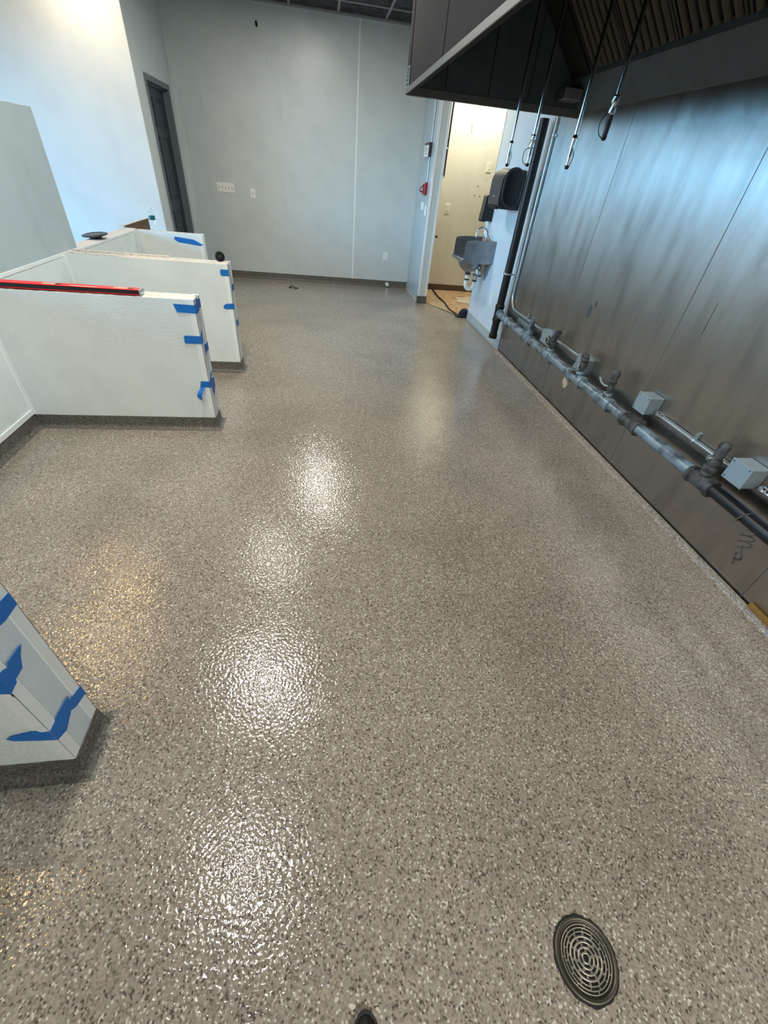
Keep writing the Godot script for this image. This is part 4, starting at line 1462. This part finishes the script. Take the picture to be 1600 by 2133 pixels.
func V2(a: Array) -> Array:
	var o := []
	for i in range(0, a.size(), 2):
		o.append(Vector2(a[i], a[i + 1]))
	return o

func build_tapes() -> void:
	var f1 := -2.9418
	var e1 := -0.7763
	tape("blue tape wrapped round the top corner of the half wall that holds the level", [
		["z", f1, V2([-.905, .864, -.776, .862, -.776, .813, -.89, .816])],
		["x", e1, V2([-2.941, .862, -2.975, .868, -2.985, .880, -3.0, .885, -3.075, .872, -3.087, .868, -3.087, .818, -3.04, .824, -3.026, .813, -2.985, .806, -2.941, .812])]])
	tape("blue tape strip at mid height on the half wall that holds the level", [
		["z", f1, V2([-.873, .675, -.776, .675, -.776, .626, -.881, .625, -.886, .642, -.880, .650, -.885, .660])],
		["x", e1, V2([-2.941, .675, -2.965, .69, -2.985, .712, -2.99, .69, -2.98, .63, -2.941, .622])]])
	tape("short blue tape patch on the end of the half wall that holds the level", [["x", e1, V2([-3.0, .60, -3.05, .595, -3.06, .603, -3.087, .594, -3.087, .545, -3.03, .548, -3.0, .53])]])
	var curl := begin()   # the loose tail curls away from the wall
	var pr := []
	for i in 11:
		var q := i / 10.0
		pr.append([Vector3(lerpf(-.843, -.872, sin(q * PI)) + q * 0.012, lerpf(.318, .228, q), f1 + 0.001 + sin(q * PI) * 0.03 + q * 0.012), Vector3(lerpf(-.806, -.838, sin(q * PI * 0.7)) - q * q * 0.005, lerpf(.33, .235 - 0.006, q), f1 + 0.001 + sin(q * PI) * 0.018 + q * 0.014)])
	curl.set_smooth_group(0)
	for i in 10:
		tri(curl, pr[i][0], pr[i + 1][0], pr[i][1])
		tri(curl, pr[i][1], pr[i + 1][0], pr[i + 1][1])
	for i in 10:
		var d := Vector3(0, 0, -0.0008)
		tri(curl, pr[i][0] + d, pr[i][1] + d, pr[i + 1][0] + d)
		tri(curl, pr[i][1] + d, pr[i + 1][1] + d, pr[i + 1][0] + d)
	tape("blue tape with a curling loose tail low on the half wall with the level", [
		["z", f1, V2([-.833, .369, -.776, .369, -.776, .323, -.80, .326, -.845, .316, -.838, .345])],
		["x", e1, V2([-2.941, .366, -2.965, .368, -3.02, .388, -3.087, .405, -3.087, .396, -3.03, .372, -3.02, .36, -3.087, .345, -3.087, .285, -3.05, .268, -3.03, .24, -3.01, .24, -3.01, .318, -2.941, .322])]], curl)
	var f2 := -4.0868
	var e2 := -0.7533
	tape("square blue tape patch near the top of the half wall with the black disc", [["z", f2, V2([-.818, .866, -.756, .867, -.756, .818, -.822, .82, -.824, .845])]])
	tape("small blue tape patch on the end edge below the square patch", [["x", e2, V2([-4.145, .745, -4.237, .735, -4.237, .69, -4.15, .69])]])
	tape("blue tape strip at mid height on the half wall with the black disc", [["z", f2, V2([-.814, .60, -.753, .608, -.753, .559, -.834, .561, -.838, .582])], ["x", e2, V2([-4.087, .608, -4.12, .60, -4.12, .555, -4.087, .559])]])
	tape("lowest blue tape patch on the end edge below the mid-height strip", [["x", e2, V2([-4.14, .452, -4.237, .44, -4.237, .392, -4.14, .402])]])
	tape("long slanted blue tape strip on the farthest half wall", [["z", -5.7318, V2([-1.585, .863, -1.391, .847, -1.292, .801, -1.327, .792, -1.56, .813, -1.597, .838])]])
	var e0 := -0.7813
	tape("uppermost blue tape band on the nearest half wall at the left edge of the photo", [["x", e0, V2([-.772, .713, -.772, .668, -.72, .668, -.612, .70, -.612, .745, -.70, .725])], ["z", -.6118, V2([-.782, .70, -.82, .705, -.82, .75, -.782, .745])]])
	tape("torn blue tape with a spiked tip in the middle of the nearest half wall's end", [["x", e0, V2([-.712, .580, -.69, .555, -.674, .527, -.643, .527, -.641, .518, -.612, .514, -.612, .59, -.635, .585, -.648, .575, -.655, .585])], ["z", -.6118, V2([-.782, .514, -.84, .52, -.86, .585, -.782, .59])]])
	tape("blue tape wrapped round the foot of the nearest half wall", [
		["x", e0, V2([-.774, .245, -.774, .199, -.718, .218, -.70, .235, -.651, .212, -.612, .235, -.612, .290, -.644, .288, -.645, .294, -.721, .285, -.712, .268])],
		["z", -.6118, V2([-.782, .240, -.82, .244, -.887, .255, -.90, .27, -.885, .283, -.81, .306, -.80, .293, -.782, .296])]])

# ---------------------------------------------------------------- loose things
func build_small_things() -> void:
	# level lying on the half wall
	var t := thing("spirit_level", "long red spirit level with black sides and a silver end lying on the half wall", "spirit level", Vector3(-1.5, 0.897, -2.985))
	var s := begin()
	box(s, Vector3(-2.0, 0.897, -3.017), Vector3(-1.092, 0.901, -2.957), 0.001)
	obj("lower_edge", s, M.red_level, t)
	s = begin()
	box(s, Vector3(-2.0, 0.901, -3.0165), Vector3(-1.092, 0.9225, -2.9575), 0.001)
	obj("side_face", s, M.level_side, t, "black painted side")
	s = begin()
	box(s, Vector3(-2.0, 0.9225, -3.018), Vector3(-1.092, 0.9265, -2.956), 0.001)
	obj("top_face", s, M.red_level, t, "red top face")
	s = begin()
	box(s, Vector3(-1.093, 0.896, -3.019), Vector3(-1.082, 0.928, -2.955), 0.002)
	obj("end_cap", s, M.galv, t, "silver end cap")
	for q in [[-1.63, -1.56], [-1.24, -1.16]]:
		s = begin()
		box(s, Vector3(q[0], 0.926, -2.998), Vector3(q[1], 0.9278, -2.970), 0.0008)
		var vi := obj("vial", s, M.paper, t, "pale vial window")
		s = begin()
		box(s, Vector3(q[1], 0.9261, -2.998), Vector3(q[1] + 0.03, 0.9275, -2.970), 0.0006)
		obj("vial_recess", s, M.level_side, vi)
	s = begin()
	box(s, Vector3(-1.48, 0.926, -2.975), Vector3(-1.33, 0.9271, -2.961), 0.0003)
	obj("flange_label", s, M.paper, t)
	# abrasive disc lying on the low wall
	t = thing("round_lid", "round dark grey lid lying tilted on the low wall top", "lid", Vector3(-2.07, 0.9, -4.94))
	s = begin()
	var xf := Transform3D(Basis(Vector3(0, 0, 1), 0.10) * Basis(Vector3(1, 0, 0), 0.06), Vector3(-2.075, 0.905, -4.935))
	lathe(s, [Vector2(0, 0), Vector2(0.05, 0.0), Vector2(0.06, 0.012), Vector2(0.108, 0.020), Vector2(0.112, 0.026), Vector2(0.108, 0.030), Vector2(0, 0.030)], xf, 36)
	obj("dish", s, M.dark_grey_plastic, t)
	s = begin()
	lathe(s, [Vector2(0.074, 0.0295), Vector2(0.078, 0.0335), Vector2(0.092, 0.0335), Vector2(0.096, 0.0295)], xf, 36)
	obj("raised_ring", s, M.dark_grey_plastic, t)
	# black disc standing on the end of the second half wall
	t = thing("upright_disc", "round black disc standing upright on the end of a half wall", "disc", Vector3(-0.835, 0.905, -4.225))
	s = begin()
	xf = Transform3D(Basis(Vector3.RIGHT, PI / 2 - 0.05) , Vector3(-0.832, 0.938, -4.222))
	lathe(s, [Vector2(0, 0), Vector2(0.036, 0.0), Vector2(0.039, 0.004), Vector2(0.039, 0.010), Vector2(0.034, 0.014), Vector2(0.012, 0.012), Vector2(0.0, 0.016)], xf, 30)
	obj("disc_body", s, M.black_plastic, t)
	s = begin()
	lathe(s, [Vector2(0.0, 0.011), Vector2(0.008, 0.011), Vector2(0.008, 0.018), Vector2(0.0, 0.018)], xf, 14)
	obj("hub", s, M.dark_grey_plastic, t)
	# water bottle
	var c := Vector3(-1.80, 0.899, -5.785)
	t = thing("water_bottle", "clear plastic water bottle with a green-blue label standing on the farthest half wall", "bottle", c)
	s = begin()
	xf = Transform3D(Basis(), c)
	lathe_smooth(s, [Vector2(0, 0.004), Vector2(0.026, 0.0), Vector2(0.031, 0.006), Vector2(0.031, 0.03), Vector2(0.028, 0.036), Vector2(0.031, 0.042), Vector2(0.028, 0.05), Vector2(0.031, 0.058), Vector2(0.030, 0.09), Vector2(0.031, 0.095), Vector2(0.031, 0.135), Vector2(0.029, 0.148), Vector2(0.020, 0.172), Vector2(0.0125, 0.182), Vector2(0.0125, 0.195), Vector2(0, 0.195)], xf, 24)
	obj("bottle_body", s, M.bottle_clear, t)
	s = begin()
	lathe(s, [Vector2(0.0314, 0.096), Vector2(0.0318, 0.096), Vector2(0.0318, 0.134), Vector2(0.0314, 0.134)], xf, 24)
	obj("bottle_label", s, M.bottle_label, t)
	s = begin()
	lathe(s, [Vector2(0.0, 0.192), Vector2(0.0145, 0.192), Vector2(0.0145, 0.207), Vector2(0.012, 0.21), Vector2(0.0, 0.21)], xf, 18)
	obj("bottle_cap", s, M.bottle_cap, t)
	# brown board behind the far end of the low wall
	t = thing("brown_board", "brown unfinished board standing behind the farthest half wall beside the water bottle", "board", Vector3(-2.12, 0, -6.2))
	s = begin()
	box(s, Vector3(-2.128, 0.0, -6.62), Vector3(-2.105, 0.918, -5.845), 0.002)
	obj("board", s, M.brown_board, t)
	s = begin()
	box(s, Vector3(-2.132, 0.918, -6.62), Vector3(-2.101, 0.926, -5.70), 0.002)
	obj("edge_strip", s, M.raw_top, t)
	build_drain()
	# loose bits on the far floor
	t = thing("floor_debris", "two small dark scraps on the floor near the back wall", "debris", Vector3(-0.43, 0, -7.78))
	for q in [[-0.47, -7.79, 0.035, 0.3], [-0.385, -7.775, 0.04, -0.2]]:
		s = begin()
		var poly := []
		for k in 9:
			var a := TAU * k / 9
			var r: float = q[2] * (0.75 + 0.35 * sin(k * 2.7))
			poly.append(Vector2(q[0] + cos(a) * r, q[1] + sin(a) * r * 0.7))
		prism(s, poly, Vector3(0, 0.0, 0), Vector3.RIGHT, Vector3.BACK, -0.012)
		obj("scrap", s, M.mark, t)
	s = begin()
	tube(s, [Vector3(-0.49, 0.01, -7.80), Vector3(-0.45, 0.04, -7.79), Vector3(-0.41, 0.015, -7.78)], 0.006, 6)
	obj("scrap", s, M.mark, t)
	# protection paper on the side room floor
	t = thing("floor_cardboard", "brown cardboard sheets laid on the side room floor beyond the doorway", "cardboard", Vector3(2.1, 0, -7.4))
	s = begin()
	prism(s, [Vector2(1.80, -7.28), Vector2(2.04, -8.30), Vector2(1.76, -8.34), Vector2(1.745, -7.33)], Vector3(0, 0.003, 0), Vector3.RIGHT, Vector3.BACK, -0.006)
	obj("sheet", s, M.cardboard, t)
	s = begin()
	prism(s, [Vector2(2.12, -6.60), Vector2(2.05, -6.95), Vector2(2.08, -8.33), Vector2(3.1, -8.33), Vector2(3.2, -6.6)], Vector3(0, 0.003, 0), Vector3.RIGHT, Vector3.BACK, -0.008)
	obj("sheet", s, M.cardboard, t)
	s = begin()
	prism(s, [Vector2(2.28, -7.45), Vector2(2.36, -7.62), Vector2(2.33, -7.8), Vector2(2.5, -7.78), Vector2(2.62, -7.95), Vector2(2.9, -7.8), Vector2(3.3, -7.75), Vector2(3.2, -7.3), Vector2(2.7, -7.45), Vector2(2.55, -7.34)], Vector3(0, 0.0115, 0), Vector3.RIGHT, Vector3.BACK, -0.012)
	obj("sheet", s, M.paper, t, "paler crumpled paper")
	s = begin()
	tube(s, [Vector3(2.075, 0.02, -8.36), Vector3(2.045, 0.02, -7.8), Vector3(2.07, 0.016, -7.35), Vector3(2.045, 0.012, -6.95), Vector3(2.09, 0.014, -6.68)], 0.011, 8)
	var cord := obj("dark_cable", s, M.black_matt)
	tag(cord, "dark cable lying across the cardboard in the doorway", "cable")
	# cap on the floor by the doorway
	t = thing("navy_hat", "dark navy cap lying on the floor at the doorway", "cap", Vector3(2.2, 0.01, -6.6))
	s = begin()
	var cp := []
	for i in 8:
		var a := PI / 2 * i / 7.0
		cp.append(Vector2(cos(a) * 0.085, sin(a) * 0.105))
	lathe_smooth(s, cp, Transform3D(Basis(), Vector3(2.185, 0.012, -6.60)), 24)
	obj("crown", s, M.blue_cloth, t)
	s = begin()
	var brim := []
	for k in 13:
		var a := PI / 2 + PI * k / 12.0
		brim.append(Vector2(2.15 + cos(a) * 0.11, -6.585 + sin(a) * 0.075))
	prism(s, brim, Vector3(0, 0.014, 0), Vector3.RIGHT, Vector3.BACK, -0.012)
	obj("brim", s, M.black_matt, t)
	# yellow wood strip behind the curb
	s = begin()
	box(s, Vector3(2.174, 0.0245, -1.09), Vector3(2.1955, 0.05, 0.2), 0.002)
	var wd := obj("wood_strip", s, M.yellow_wood)
	tag(wd, "yellowish wood strip behind the low curb at the right edge of the photo", "wood strip")
	# tip of a black shoe under the camera
	t = thing("shoe_tip", "toe of a black shoe at the bottom edge of the photo", "shoe", Vector3(0.085, 0, 0.14))
	s = begin()
	var rows := []
	for i in 12:
		var a := PI * i / 11.0
		rows.append(a)
	var grid := []
	for j in 9:
		var v := PI / 2 * j / 8.0
		var row := []
		for i in 25:
			var a := TAU * i / 24.0
			var lx := 0.047
			var lz := 0.13
			row.append(Vector3(0.085 + cos(a) * lx * cos(v), 0.004 + sin(v) * 0.062, 0.135 + sin(a) * lz * cos(v)))
		grid.append(row)
	s.set_smooth_group(0)
	for j in 8:
		for i in 24:
			tri(s, grid[j][i], grid[j + 1][i + 1], grid[j][i + 1])
			tri(s, grid[j][i], grid[j + 1][i], grid[j + 1][i + 1])
	obj("upper", s, M.shoe, t)
	s = begin()
	var sole := []
	for k in 24:
		var a := TAU * k / 24
		sole.append(Vector2(0.085 + cos(a) * 0.05, 0.135 + sin(a) * 0.134))
	prism(s, sole, Vector3(0, 0.001, 0), Vector3.RIGHT, Vector3.BACK, -0.018)
	obj("sole", s, M.black_matt, t)

func build_drain() -> void:
	var c := Vector3(0.692, 0.0, -0.012)
	var t := thing("floor_drain", "round floor drain with a webbed metal grate sunk in the quartz floor", "drain", c)
	var R := 0.080
	var s := begin()   # rim ring standing a hair above the floor
	lathe_smooth(s, [Vector2(R + 0.004, -0.001), Vector2(R + 0.003, 0.003), Vector2(R, 0.0045), Vector2(R - 0.005, 0.004), Vector2(R - 0.007, 0.0012)], Transform3D(Basis(), c), 56)
	obj("rim", s, M.drain_rim, t)
	s = begin()
	lathe_smooth(s, [Vector2(R - 0.006, 0.002), Vector2(R - 0.008, 0.0012), Vector2(0.060, 0.0008), Vector2(0.0, 0.0008)], Transform3D(Basis(), c), 56)
	obj("bowl", s, M.drain_bowl, t)
	s = begin()
	lathe(s, [Vector2(0.051, 0.001), Vector2(0.051, 0.0016), Vector2(0.0, 0.0016)], Transform3D(Basis(), c), 48)
	obj("pit_shade", s, M.drain_pit_shade, t)  # flat black disc: the shade inside the drain painted, no recess
	# the web: rings and staggered spokes
	s = begin()
	var radii := [0.010, 0.0205, 0.031, 0.0415, 0.051, 0.059, 0.066]
	for r in radii:
		var w := 0.0029 if r < 0.05 else 0.0014
		lathe_smooth(s, [Vector2(r - w, 0.0015), Vector2(r - w * 0.7, 0.0045), Vector2(r + w * 0.7, 0.0045), Vector2(r + w, 0.0015)], Transform3D(Basis(), c), 48)
	var counts := [5, 8, 10, 12, 14, 14]
	for i in 6:
		for k in counts[i]:
			if i == 5 and k % 2 == 0:
				continue
			var a: float = TAU * (k + 0.5 * (i % 2)) / counts[i] + i * 0.35
			var d := Vector3(cos(a), 0, sin(a))
			var n := Vector3(-d.z, 0, d.x)
			var w := 0.0030 if i < 4 else 0.0016
			box(s, Vector3(radii[i], 0.0015, -w), Vector3(radii[i + 1], 0.0044, w), 0.0006, Transform3D(Basis(d, Vector3.UP, n), c))
	obj("grate", s, M.drain_metal, t)
	s = begin()   # ragged black joint round the rim
	var poly := []
	var inner := []
	var rng := RandomNumberGenerator.new()
	rng.seed = 4
	for k in 72:
		var a := TAU * k / 72
		var r := R + 0.004 + rng.randf() * 0.004 + (0.002 if cos(a) < 0.2 else 0.0)
		poly.append(Vector3(cos(a) * r, 0.0006, sin(a) * r) + c)
		inner.append(Vector3(cos(a) * (R - 0.002), 0.0012, sin(a) * (R - 0.002)) + c)
	s.set_smooth_group(-1)
	for k in 72:
		var k1 := (k + 1) % 72
		tri(s, inner[k], poly[k1], poly[k])
		tri(s, inner[k], inner[k1], poly[k1])
	obj("joint", s, M.mark, t)
